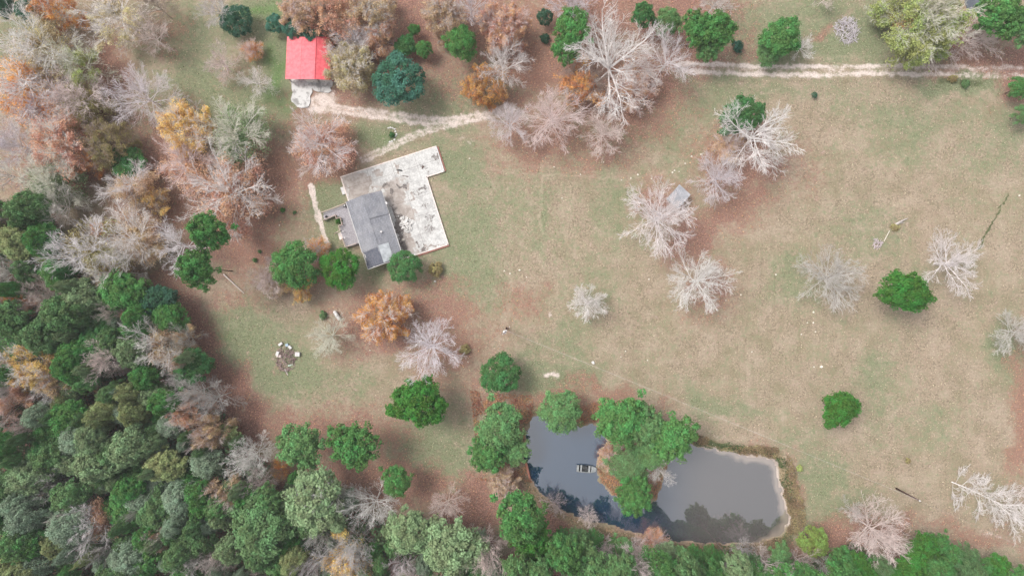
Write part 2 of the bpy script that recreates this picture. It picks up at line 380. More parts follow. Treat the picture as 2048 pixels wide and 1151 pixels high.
# ---------------------------------------------------------------- the ground
def ground_material():
    m, t = material('meadow_ground')
    p = t.pos()
    a1 = t.new('ShaderNodeAttribute', attribute_name='m1'); s1 = t.new('ShaderNodeSeparateColor'); t.l.new(a1.outputs['Color'], s1.inputs[0])
    a2 = t.new('ShaderNodeAttribute', attribute_name='m2'); s2 = t.new('ShaderNodeSeparateColor'); t.l.new(a2.outputs['Color'], s2.inputs[0])
    lit, grn, dirt, weeds = s1.outputs[0], s1.outputs[1], s1.outputs[2], a1.outputs['Alpha']
    shore, viv, dark, trk = s2.outputs[0], s2.outputs[1], s2.outputs[2], a2.outputs['Alpha']
    nf = t.noise(p, 2.6, 7, 0.9); nf2 = t.noise(p, 3.4, 7, 0.92); ng = t.noise(p, 1.7, 8, 0.9); nm = t.noise(p, 0.55, 4, 0.65); nl = t.noise(p, 0.09, 4, 0.6); nx = t.noise(p, 0.028, 3, 0.5)
    nd = t.noise(p, .75, 8, 0.82)
    # dry grass
    dry = t.mix(t.ramp(nf, 0.43, 0.57), (0.165, 0.13, 0.092), (0.39, 0.31, 0.23))
    dry = t.mix(t.ramp(nm, 0.42, 0.62, 0, .65), dry, (0.345, 0.25, 0.195))
    dry = t.mix(t.ramp(nl, 0.45, 0.7, 0, .45), dry, (0.27, 0.215, 0.14))
    mp = t.new('ShaderNodeMapping'); t.l.new(p, mp.inputs[0]); mp.inputs['Rotation'].default_value = (0, 0, .12); mp.inputs['Scale'].default_value = (1.4, .06, 1)
    mp2 = t.new('ShaderNodeMapping'); t.l.new(p, mp2.inputs[0]); mp2.inputs['Rotation'].default_value = (0, 0, 1.15); mp2.inputs['Scale'].default_value = (1.1, .05, 1)
    st1 = t.noise(mp.outputs[0], 1.0, 4, .6); st2 = t.noise(mp2.outputs[0], 1.0, 4, .6)
    dry = t.mix(t.math('MULTIPLY', t.ramp(st1, .5, .7, 0, .5), t.ramp(nl, .45, .65)), dry, (0.38, 0.31, 0.235)); dry = t.mix(t.math('MULTIPLY', t.ramp(st2, .5, .7, 0, .5), t.ramp(nx, .5, .62)), dry, (0.19, 0.155, 0.10))
    nq = t.noise(p, .22, 5, .65)
    dry = t.mix(t.ramp(nq, .5, .66, 0, .5), dry, (0.19, 0.165, 0.10)); dry = t.mix(t.ramp(nq, .5, .36, 0, .35), dry, (0.42, 0.335, 0.265))
    # green grass
    green = t.mix(t.ramp(nf2, 0.43, 0.57), (0.105, 0.125, 0.068), (0.235, 0.268, 0.155))
    vivid = t.mix(t.ramp(nf, 0.43, 0.57), (0.07, 0.135, 0.045), (0.15, 0.26, 0.09))
    # green mask: painted areas + natural mottling
    gm = t.math('MULTIPLY_ADD', nl, 0.9, t.math('MULTIPLY_ADD', grn, 0.98, -0.40))
    gm = t.math('ADD', gm, t.math('MULTIPLY_ADD', nm, 2.0, -1.0))
    gm = t.math('ADD', gm, t.math('MULTIPLY_ADD', ng, 3.6, -1.8))
    c = t.mix(t.ramp(gm, -0.05, 0.75, 0.04, 0.88), dry, green)
    vm = t.math('ADD', viv, t.math('MULTIPLY_ADD', nd, 1.4, -0.7))
    c = t.mix(t.ramp(vm, 0.25, 1.0), c, vivid)
    # leaf litter
    litc = t.mix(t.ramp(nf2, 0.43, 0.58), (0.135, 0.07, 0.055), (0.36, 0.20, 0.16))
    litc = t.mix(t.ramp(nx, 0.4, 0.65, 0, .5), litc, (0.27, 0.165, 0.115))
    lm = t.math('ADD', lit, t.math('MULTIPLY_ADD', nd, 3.6, -1.8))
    lm = t.math('ADD', lm, t.math('MULTIPLY_ADD', ng, 2.4, -1.2))
    c = t.mix(t.ramp(lm, 0.1, 1.0, 0, 0.94), c, litc)
    # weeds at the bank
    wc = t.mix(t.ramp(nf, 0.4, 0.6), (0.10, 0.085, 0.045), (0.33, 0.25, 0.16))
    c = t.mix(t.ramp(t.math('ADD', weeds, t.math('MULTIPLY_ADD', nd, 1.2, -0.6)), 0.3, 0.9), c, wc)
    dk = t.mix(t.ramp(nf, 0.35, 0.65), (0.035, 0.045, 0.022), (0.12, 0.14, 0.06))
    c = t.mix(t.ramp(t.math('ADD', dark, t.math('MULTIPLY_ADD', nd, 1.6, -0.8)), 0.3, 1.0), c, dk)
    # tracks and bare sandy dirt
    c = t.mix(t.ramp(t.math('ADD', trk, t.math('MULTIPLY_ADD', nd, 2.4, -1.2)), 0.1, 1.0, 0, .5), c, (0.46, 0.38, 0.29))
    dc = t.mix(t.ramp(nf, 0.33, 0.6), (0.37, 0.29, 0.26), (0.72, 0.63, 0.58))
    c = t.mix(t.ramp(t.math('ADD', dirt, t.math('MULTIPLY_ADD', nd, 3.0, -1.5)), 0.2, 0.95, 0, .95), c, dc)
    sc = t.mix(t.ramp(nm, 0.35, 0.65), (0.33, 0.27, 0.235), (0.50, 0.42, 0.37))
    c = t.mix(t.ramp(t.math('ADD', shore, t.math('MULTIPLY_ADD', nd, 0.6, -0.3)), 0.3, 0.8), c, sc)
    bmp = t.math('ADD', nf, t.math('MULTIPLY', nm, 1.5))
    t.bsdf(c, 0.95, 0.05, bump=bmp, bs=0.3, bd=0.06)
    return m
M_GROUND = ground_material()

def axis(lo, hi, st, far):
    a = list(np.arange(lo, hi + st / 2, st)); g = st
    while a[-1] < far: g *= 1.45; a.append(a[-1] + g)
    b = []; g = st; x = lo
    while x > -far: g *= 1.45; x -= g; b.append(x)
    return np.array(b[::-1] + a)

def build_ground():
    xs = axis(-112, 112, 0.4, 3000); ys = axis(-66, 66, 0.4, 3000)
    gx, gy = np.meshgrid(xs, ys); X = gx / S + 1024; Y = -gy / S + 575.5
    z = height(X, Y)
    n, m = gx.shape
    idx = np.arange(n * m).reshape(n, m)
    F = np.stack([idx[:-1, :-1], idx[:-1, 1:], idx[1:, 1:], idx[1:, :-1]], -1).reshape(-1, 4)
    c1, c2 = ground_masks(X, Y)
    me = np_mesh('ground', np.stack([gx, gy, z], -1).reshape(-1, 3), F, M_GROUND, True, cols={'m1': c1, 'm2': c2})
    tag(add('ground', me), kind='structure')
build_ground()

def ribbon(name, pts, halfw):
    """a road cut from the same earth: rides 6 mm above the ground, sandy in the middle, ragged into grass at its edges"""
    pts = np.array(pts, float); seg = np.hypot(*np.diff(pts, axis=0).T); L = np.concatenate([[0], np.cumsum(seg)])
    u = np.linspace(0, L[-1], int(L[-1] / 4) + 2); cx = np.interp(u, L, pts[:, 0]); cy = np.interp(u, L, pts[:, 1])
    tx = np.gradient(cx); ty = np.gradient(cy); q = np.hypot(tx, ty); nx, ny = -ty / q, tx / q
    w = np.linspace(-1, 1, 13)[None, :] * (halfw + (vnoise(u, u * 0, 20, 5)[:, None] - .5) * 4)
    X = cx[:, None] + nx[:, None] * w; Y = cy[:, None] + ny[:, None] * w
    z = height(X, Y) + 0.02
    n, m = X.shape; idx = np.arange(n * m).reshape(n, m)
    F = np.stack([idx[:-1, :-1], idx[:-1, 1:], idx[1:, 1:], idx[1:, :-1]], -1).reshape(-1, 4)
    c1, c2 = ground_masks(X, Y)
    V = np.stack([(X - 1024) * S, -(Y - 575.5) * S, z], -1).reshape(-1, 3)
    me = np_mesh(name, V, F, M_GROUND, True, cols={'m1': c1, 'm2': c2})
    v0 = V[F[0]]; 
    if np.cross(v0[1] - v0[0], v0[2] - v0[0])[2] < 0: me.flip_normals()
    tag(add(name, me), kind='structure')
ribbon('barn_driveway', ROADS['barn_drive'][0], 17)
ribbon('house_driveway', ROADS['house_drive'][0][:-2], 13)
ribbon('dirt_road', ROADS['dirt_road'][0], 21)
ribbon('footpath', ROADS['worn_path'][0], 9)

# ---------------------------------------------------------------- the pond
def build_pond():
    m, t = material('pond_water')
    p = t.pos()
    sh = t.new('ShaderNodeAttribute', attribute_name='shallow').outputs['Fac']
    ea = t.new('ShaderNodeAttribute', attribute_name='east').outputs['Fac']
    n = t.noise(p, 0.3, 4, 0.6)
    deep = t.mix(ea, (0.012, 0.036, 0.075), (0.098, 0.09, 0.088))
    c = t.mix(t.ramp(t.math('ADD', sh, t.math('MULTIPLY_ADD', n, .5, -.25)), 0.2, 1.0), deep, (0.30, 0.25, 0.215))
    b = t.bsdf(c, 0.015, 0.5, bump=t.noise(p, 1.6, 3, 0.5), bs=0.02, bd=0.04)
    b.inputs['IOR'].default_value = 3.1
    xs = np.arange(2.0, 58, 0.35); ys = np.arange(-54, -23, 0.35)
    gx, gy = np.meshgrid(xs, ys); X = gx / S + 1024; Y = -gy / S + 575.5; sd = pond_sd(X, Y)
    n_, m_ = gx.shape; idx = np.arange(n_ * m_).reshape(n_, m_)
    F = np.stack([idx[:-1, :-1], idx[:-1, 1:], idx[1:, 1:], idx[1:, :-1]], -1).reshape(-1, 4)
    keep = (sd.ravel()[F] < 0.55).any(1); F = F[keep]
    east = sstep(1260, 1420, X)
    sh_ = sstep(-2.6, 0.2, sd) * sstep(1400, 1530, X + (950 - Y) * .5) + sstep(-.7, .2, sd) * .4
    used = np.unique(F); mp = np.full(n_ * m_, -1); mp[used] = np.arange(len(used))
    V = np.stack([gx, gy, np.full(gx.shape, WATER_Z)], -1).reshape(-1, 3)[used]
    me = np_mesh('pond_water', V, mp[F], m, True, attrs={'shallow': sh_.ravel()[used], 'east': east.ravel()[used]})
    tag(add('pond_water', me), kind='structure')
    # corner of a second pond at the top right edge of the picture
    mb = MB()
    mb.prism([P(x, y)[:2] for x, y in [(1936, 22), (1930, 5), (1935, -40), (1990, -40), (1985, 0), (1965, 20), (1948, 26)]], -0.2, 0.03)
    m2 = simple('far_pond_water', (0.10, 0.11, 0.13), (0.13, 0.14, 0.16), 0.4, 0.05, 0.5, bs=0.02)
    tag(mb.build('far_pond_water', m2), kind='structure')
build_pond()

# ---------------------------------------------------------------- trees: shared meshes
rng = np.random.RandomState(7)
def unit(v): return v / (np.linalg.norm(v, axis=-1, keepdims=True) + 1e-9)

def polylines(start, d, length, K, wob, up, R):
    """N curved branches as (N,K+1,3)"""
    N = len(start); pts = [start]; d = unit(d); st = (length / K)[:, None]
    for k in range(K):
        d = unit(d + R.normal(0, wob, (N, 3)) + np.array([0, 0, up]))
        pts.append(pts[-1] + d * st)
    return np.stack(pts, 1)

def children(Pl, Ln, n, t0, t1, ang, ratio, R, upb=0.0, flat=0.0):
    N, K1, _ = Pl.shape; K = K1 - 1
    t = np.clip((np.tile(np.arange(n), (N, 1)) + R.rand(N, n)) / n * (t1 - t0) + t0, 0, 0.999)
    k = np.minimum((t * K).astype(int), K - 1); f = (t * K - k)[..., None]
    I = np.arange(N)[:, None]
    a = Pl[I, k]; b = Pl[I, k + 1]; s = a + (b - a) * f; d = unit(b - a)
    perp = unit(np.cross(d, R.normal(0, 1, (N, n, 3)))); an = (ang * (0.7 + 0.6 * R.rand(N, n)))[..., None]
    nd = d * np.cos(an) + perp * np.sin(an); nd[..., 2] = nd[..., 2] * (1 - flat) + upb
    L = Ln[:, None] * ratio * (1.15 - 0.65 * t) * (0.7 + 0.6 * R.rand(N, n))
    return s.reshape(-1, 3), nd.reshape(-1, 3), L.reshape(-1), t.reshape(-1)

def tubes(Pl, r0, r1, sides):
    N, K1, _ = Pl.shape
    T = np.empty_like(Pl); T[:, 1:-1] = Pl[:, 2:] - Pl[:, :-2]; T[:, 0] = Pl[:, 1] - Pl[:, 0]; T[:, -1] = Pl[:, -1] - Pl[:, -2]; T = unit(T)
    ref = np.where(np.abs(T[:, :1, 2:]) > 0.9, np.array([1., 0, 0]), np.array([0, 0, 1.]))
    U = unit(np.cross(T, np.broadcast_to(ref, T.shape))); W = np.cross(T, U)
    r = r0[:, None] + (r1 - r0)[:, None] * np.linspace(0, 1, K1)[None]
    a = 2 * np.pi * np.arange(sides) / sides
    V = Pl[:, :, None] + r[..., None, None] * (U[:, :, None] * np.cos(a)[:, None] + W[:, :, None] * np.sin(a)[:, None])
    idx = np.arange(N * K1 * sides).reshape(N, K1, sides); nx = np.roll(idx, -1, 2)
    F = np.stack([idx[:, :-1], nx[:, :-1], nx[:, 1:], idx[:, 1:]], -1).reshape(-1, 4)
    return V.reshape(-1, 3), F

def joinm(parts):
    V = []; F = []; o = 0
    for v, f in parts: V.append(v); F.append(f + o); o += len(v)
    return np.concatenate(V), np.concatenate(F)

def leaf_quads(C, N, size, R):
    """one bent-free quad per centre C with normal N"""
    N = unit(N); U = unit(np.cross(N, R.normal(0, 1, N.shape))); W = np.cross(N, U)
    s = (size * (0.6 + 0.8 * R.rand(len(C))))[:, None]; e = 0.55 + 0.45 * R.rand(len(C))[:, None]
    V = np.stack([C - U * s, C - W * s * e + N * s * .25, C + U * s, C + W * s * e + N * s * .25], 1) 
    F = np.arange(len(C) * 4).reshape(-1, 4)
    return V.reshape(-1, 3), F

def skeleton(seed, R0=5.0, H0=10.0, nl=17, n2=8, n3=7, n4=5, trunk=0.45, el=(0, 80), wob=0.045, up=0.022, twig=0.011, rt=.028, a2=.58, lean=0.0, asym=.06, tt=.58):
    R = np.random.RandomState(seed)
    tl = H0 * tt
    tr = polylines(np.array([[0, 0, -0.3]]), np.array([[lean, 0, 1.]]), np.array([tl + .3]), 8, 0.03, 0.05, R)
    t = np.linspace(trunk, 0.98, nl); k = np.minimum((t * 8).astype(int), 7); f = (t * 8 - k)[:, None]
    s = tr[0, k] * (1 - f) + tr[0, k + 1] * f
    az = np.arange(nl) * 2.399 + R.normal(0, .22, nl) + R.rand() * 6
    e = np.radians(np.linspace(el[0], el[1], nl) + R.normal(0, 6, nl))
    d = np.stack([np.cos(az) * np.cos(e), np.sin(az) * np.cos(e), np.sin(e)], 1)
    room = np.minimum(R0 / np.maximum(np.cos(e), .2), (H0 - s[:, 2]) / np.maximum(np.sin(e), .15))
    L = room * (1 + asym * np.sin(2 * az + seed)) * (0.90 + 0.16 * R.rand(nl))
    l1 = polylines(s, d, L, 8, wob, up, R)
    s2, d2, L2, t2 = children(l1, L, n2, 0.16, .98, a2, 0.50, R, 0.05, .2)
    l2 = polylines(s2, d2, L2, 6, wob * 1.3, up, R)
    s3, d3, L3, t3 = children(l2, L2, n3, 0.10, 1.0, .62, 0.55, R, 0.04, .1)
    l3 = polylines(s3, d3, L3, 4, wob * 1.5, up, R)
    s4, d4, L4, t4 = children(l3, L3, n4, 0.15, 1.0, 0.50, 0.62, R, 0.04)
    L4 = np.maximum(L4, 0.2)
    l4 = polylines(s4, d4, L4, 2, wob * 1.5, up, R)
    rt = R0 * rt; r1 = rt * (.42 + .3 * R.rand(nl)) * (L / L.max()) ** .8
    r2 = np.repeat(r1, n2) * (1.05 - .8 * t2) * 0.5; r3 = np.repeat(r2, n3) * (1 - .6 * t3) * .5
    r2 = np.maximum(r2, .016); r3 = np.maximum(r3, .012)
    big = joinm([tubes(tr, np.array([rt]), np.array([rt * .5]), 8), tubes(l1, r1, np.maximum(r1 * .2, .016), 6), tubes(l2, r2, np.maximum(r2 * .35, .012), 4)])
    fine = joinm([tubes(l3, r3, np.full(len(r3), twig * .9), 3), tubes(l4, np.full(len(L4), twig), np.full(len(L4), twig * .4), 3)])
    return dict(big=big, fine=fine, tips=l4[:, -1], mids=l4[:, 1], l3=l3, R=R)

def tip_leaves(sk, frac, seed, size=0.105, per=3, R0=5.0, low=False):
    """autumn leaves left hanging on part of the twigs, in patches"""
    R = np.random.RandomState(seed); T = np.concatenate([sk['tips'], sk['mids']])
    cen = R.normal(0, 1, (26, 3)) * np.array([R0 * .6, R0 * .6, 1.6]) + np.array([0, 0, 6.2])
    d = np.min(np.linalg.norm(T[:, None] - cen[None], axis=2) * (0.8 + .4 * R.rand(26)), axis=1)
    keep = d < np.quantile(d, frac); T = T[keep]
    T = T * np.array([.98, .98, .9]) - np.array([0, 0, .35])
    if low: T = T * np.array([.92, .92, .75])
    C = np.repeat(T, per, 0) + R.normal(0, .4 if low else .18, (len(T) * per, 3))
    N = unit(R.normal(0, 1, C.shape) + np.array([0, 0, 1.1]))
    V, F = leaf_quads(C, N, size, R)
    cl = vnoise(C[:, 0] * 10 + 500, C[:, 1] * 10 + C[:, 2] * 4 + 500, 9, seed)
    return np_mesh('autumn_leaves', V, F, M_LEAF, False, attrs={'leaf': np.repeat(R.rand(len(C)), 4), 'clump': np.repeat(cl, 4)})

def foliage(seed, R0=5.0, zc=6.8, hz=3.0, nclump=120, per=60, size=0.17, cr=0.95, irr=.12, shell=.72, upb=.9, droop=0.0, low=-.35):
    R = np.random.RandomState(seed)
    n = nclump
    u = R.rand(n); z = low + (1 - low) * u ** .75; az = R.rand(n) * 2 * np.pi
    ph = R.rand(4) * 6.28
    out = 1 + irr * .7 * np.sin(2 * az + ph[0]) + irr * .7 * np.sin(3 * az + ph[1]) + irr * .6 * np.sin(5 * az + ph[2]) + irr * .7 * np.sin(9 * az + ph[3])
    rad = np.sqrt(np.clip(1 - z * z, 0.0, 1)); k = shell + (1 - shell) * R.rand(n) ** .6
    k = np.where(R.rand(n) < .25, k * R.rand(n), k)
    C = np.stack([np.cos(az) * rad * (R0 - cr * .6) * out * k, np.sin(az) * rad * (R0 - cr * .6) * out * k, z * hz * (.8 + .2 * k) * (1 + irr * R.normal(0, 1, n))], 1)
    crs = cr * (.65 + .7 * R.rand(n))
    q = unit(R.normal(0, 1, (n, per, 3))); q[..., 2] = np.where(q[..., 2] < -.3, -q[..., 2], q[..., 2]); rr = R.rand(n, per, 1) ** .4
    L = C[:, None] + q * rr * crs[:, None, None] * np.array([1, 1, .75])
    L[..., 2] -= droop * (np.hypot(L[..., 0], L[..., 1]) / R0) ** 2
    No = q * .9 + unit(C)[:, None] * .4 + np.array([0, 0, upb]) + R.normal(0, .45, q.shape)
    L = L.reshape(-1, 3) + np.array([0, 0, zc]); No = No.reshape(-1, 3)
    V, F = leaf_quads(L, No, size, R)
    return np_mesh('leaf_crown', V, F, M_LEAF, False, attrs={'leaf': np.repeat(R.rand(n * per), 4), 'clump': np.repeat(np.repeat(R.rand(n), per), 4)})

def trunk_mesh(seed, H0=8.0, R0=5.0, nl=9, bare=.4, r=.22):
    R = np.random.RandomState(seed)
    tr = polylines(np.array([[0, 0, -.3]]), np.array([[0, 0, 1.]]), np.array([H0 + .3]), 8, .03, .06, R)
    t = np.linspace(bare, .95, nl); k = np.minimum((t * 8).astype(int), 7); s = tr[0, k]
    az = np.arange(nl) * 2.399 + R.rand(nl); e = np.radians(np.linspace(15, 60, nl))
    d = np.stack([np.cos(az) * np.cos(e), np.sin(az) * np.cos(e), np.sin(e)], 1)
    l1 = polylines(s, d, R0 * (.75 - .3 * t), 6, .12, .05, R)
    s2, d2, L2, _ = children(l1, R0 * (.75 - .3 * t), 5, .3, 1, .8, .5, R, .05)
    l2 = polylines(s2, d2, L2, 3, .12, .03, R)
    V, F = joinm([tubes(tr, np.array([r]), np.array([r * .35]), 8), tubes(l1, np.full(nl, r * .35), np.full(nl, .03), 5), tubes(l2, np.full(len(L2), .04), np.full(len(L2), .012), 3)])
    return np_mesh('tree_trunk', V, F, M_BARK, True)

BARE = []
for sd_, kw in ((11, dict()), (12, dict(nl=19)), (13, dict(nl=14, wob=.07, n2=9)), (14, dict(nl=16, n4=6, n3=6, asym=.16)), (15, dict(nl=12, n2=9, wob=.085, rt=.032, el=(2, 75))),
                (16, dict(nl=14, n2=9, n3=7, n4=5, el=(3, 72), wob=.075, rt=.036, a2=.62, asym=.08)), (17, dict(nl=24, n2=8, n3=6, n4=5, wob=.045, rt=.024)), (18, dict(nl=22, n2=8, n3=7, n4=6, wob=.06, rt=.024, twig=.0125))):
    sk = skeleton(sd_, **kw)
    BARE.append(dict(trunk=np_mesh('bare_limbs', *sk['big'], M_BARK, True), twigs=np_mesh('bare_twigs', *sk['fine'], M_BARK, True), sk=sk))
for i, fr in ((0, .85), (1, .4), (2, .55), (3, .3), (4, .75), (6, .5), (7, .9)):
    BARE[i]['leaves'] = tip_leaves(BARE[i]['sk'], fr, 50 + i)
    BARE[i]['sparse'] = tip_leaves(BARE[i]['sk'], .55, 70 + i, per=2, low=True)
BARE[5]['leaves'] = BARE[4]['leaves']; BARE[5]['sparse'] = BARE[4]['sparse']
for b in BARE: del b['sk']
CROWN = {
    'oak': [foliage(101, hz=2.8, nclump=260, per=42, cr=.78, irr=.14, size=.19), foliage(102, hz=2.5, nclump=240, per=46, cr=.82, irr=.17, size=.19), foliage(103, hz=3.0, nclump=280, per=38, cr=.72, irr=.15, size=.19)],
    'pine': [foliage(111, hz=1.9, nclump=230, per=38, cr=.68, irr=.13, size=.18, low=-.2, shell=.5), foliage(112, hz=2.2, nclump=240, per=38, cr=.64, irr=.15, size=.18, low=-.3, shell=.5), foliage(113, hz=1.7, nclump=210, per=42, cr=.7, irr=.17, size=.18, low=-.1, shell=.45)],
    'round': [foliage(121, hz=3.6, nclump=190, per=56, cr=.7, irr=.05, size=.15, shell=.86, droop=1.0), foliage(122, hz=3.2, nclump=170, per=60, cr=.8, irr=.08, size=.17, shell=.82)],
    'fine': [foliage(131, hz=3.0, nclump=240, per=40, cr=.75, irr=.1, size=.15, shell=.6, droop=1.2), foliage(132, hz=2.6, nclump=220, per=42, cr=.8, irr=.13, size=.15, shell=.55, droop=1.0)],
    'bush': [foliage(141, zc=2.2, hz=2.4, nclump=80, per=60, cr=1.2, irr=.12, size=.26, low=-.6), foliage(142, zc=2.0, hz=2.2, nclump=70, per=60, cr=1.3, irr=.15, size=.26, low=-.6)]}
TRUNK = [trunk_mesh(201), trunk_mesh(202, nl=11)]
PTRUNK = [trunk_mesh(211, bare=.72, nl=8, r=.17), trunk_mesh(212, bare=.68, nl=10, r=.18)]

# ---------------------------------------------------------------- colours of bark and leaves
BK = dict(white=(.82, .785, .785), lilac=(.77, .72, .76), pink=(.78, .67, .655), grey=(.66, .63, .63), sage=(.74, .73, .64), brown=(.40, .33, .28), dark=(.20, .16, .13))
LF = dict(orange=(.66, .34, .13), salmon=(.66, .40, .28), tan=(.60, .44, .29), yellow=(.74, .52, .22), ygreen=(.40, .46, .17), olive=(.36, .31, .15), straw=(.54, .46, .28), lime=(.24, .33, .09), moss=(.32, .36, .17),
          bright=(.080, .215, .042), green=(.115, .265, .08), pine=(.16, .295, .115), mid=(.145, .25, .105), sage=(.24, .325, .17), dark=(.06, .14, .085), blue=(.07, .18, .125), deep=(.085, .205, .07), grey=(.26, .34, .24))

def jit(c, a, R):
    k = 1 + R.uniform(-a, a)
    return tuple(max(0.0, x * k * (1 + R.uniform(-.02, .02))) for x in c)
RJ = random.Random(5)
PLACED = []

def tree(kind, cx, cy, r, h, label, leaf='green', bark='grey', v=0, rot=None, group=None, name=None, cat='tree', squash=1.0, tilt=None, zc=None):
    """kind bare | autumn | sparse | oak | pine | round | fine | bush, seen in the photograph with its crown's middle at (cx, cy) and radius r pixels"""
    bareish = kind in ('bare', 'autumn', 'sparse')
    if kind == 'bare': r *= .95
    zcf = {'bush': .25, 'pine': .72}.get(kind, .62 if bareish else .68) if zc is None else zc
    zz = h * zcf
    if kind == 'bush': hs_ = h / 4.4
    elif bareish: hs_ = h / 10.0
    else: hs_ = h / (9.2 if kind == 'pine' else 9.8)
    b = P(cx, cy, zz); k = 1 - zz / H
    px, py = 1024 + (cx - 1024) * k, 575.5 + (cy - 575.5) * k
    b.z = max(h_at(px, py), WATER_Z)
    sc = r * S * k / 5.0
    if rot is None: rot = RJ.uniform(0, 6.28)
    nm = name or {'bare': 'bare_tree', 'autumn': 'autumn_tree', 'sparse': 'autumn_tree', 'oak': 'broadleaf_tree', 'pine': 'pine_tree', 'round': 'evergreen_tree', 'fine': 'evergreen_tree', 'bush': 'shrub'}[kind]
    o = empty(nm, b, rot, label, cat, group)
    o.scale = (sc, sc * squash, hs_ if bareish or kind != 'bush' else hs_)
    if tilt: o.rotation_euler = tilt
    bc = jit(BK[bark], .08, RJ)
    if bareish:
        m = BARE[v % 8]
        add('trunk', m['trunk'], o, bc); add('branches', m['twigs'], o, bc)
        if kind != 'bare': add('crown', m['leaves' if kind == 'autumn' else 'sparse'], o, jit(LF[leaf], .1, RJ))
    else:
        cs = CROWN[kind]
        if kind != 'bush': add('trunk', (PTRUNK if kind == 'pine' else TRUNK)[v % 2], o, bc)
        add('crown', cs[v % len(cs)], o, jit(LF[leaf], .08, RJ))
        if kind == 'bush': add('stem', TRUNK[v % 2], o, jit(BK['brown'], .1, RJ)).scale = (.5, .5, .3)
    PLACED.append((cx, cy, r, label))
    return o
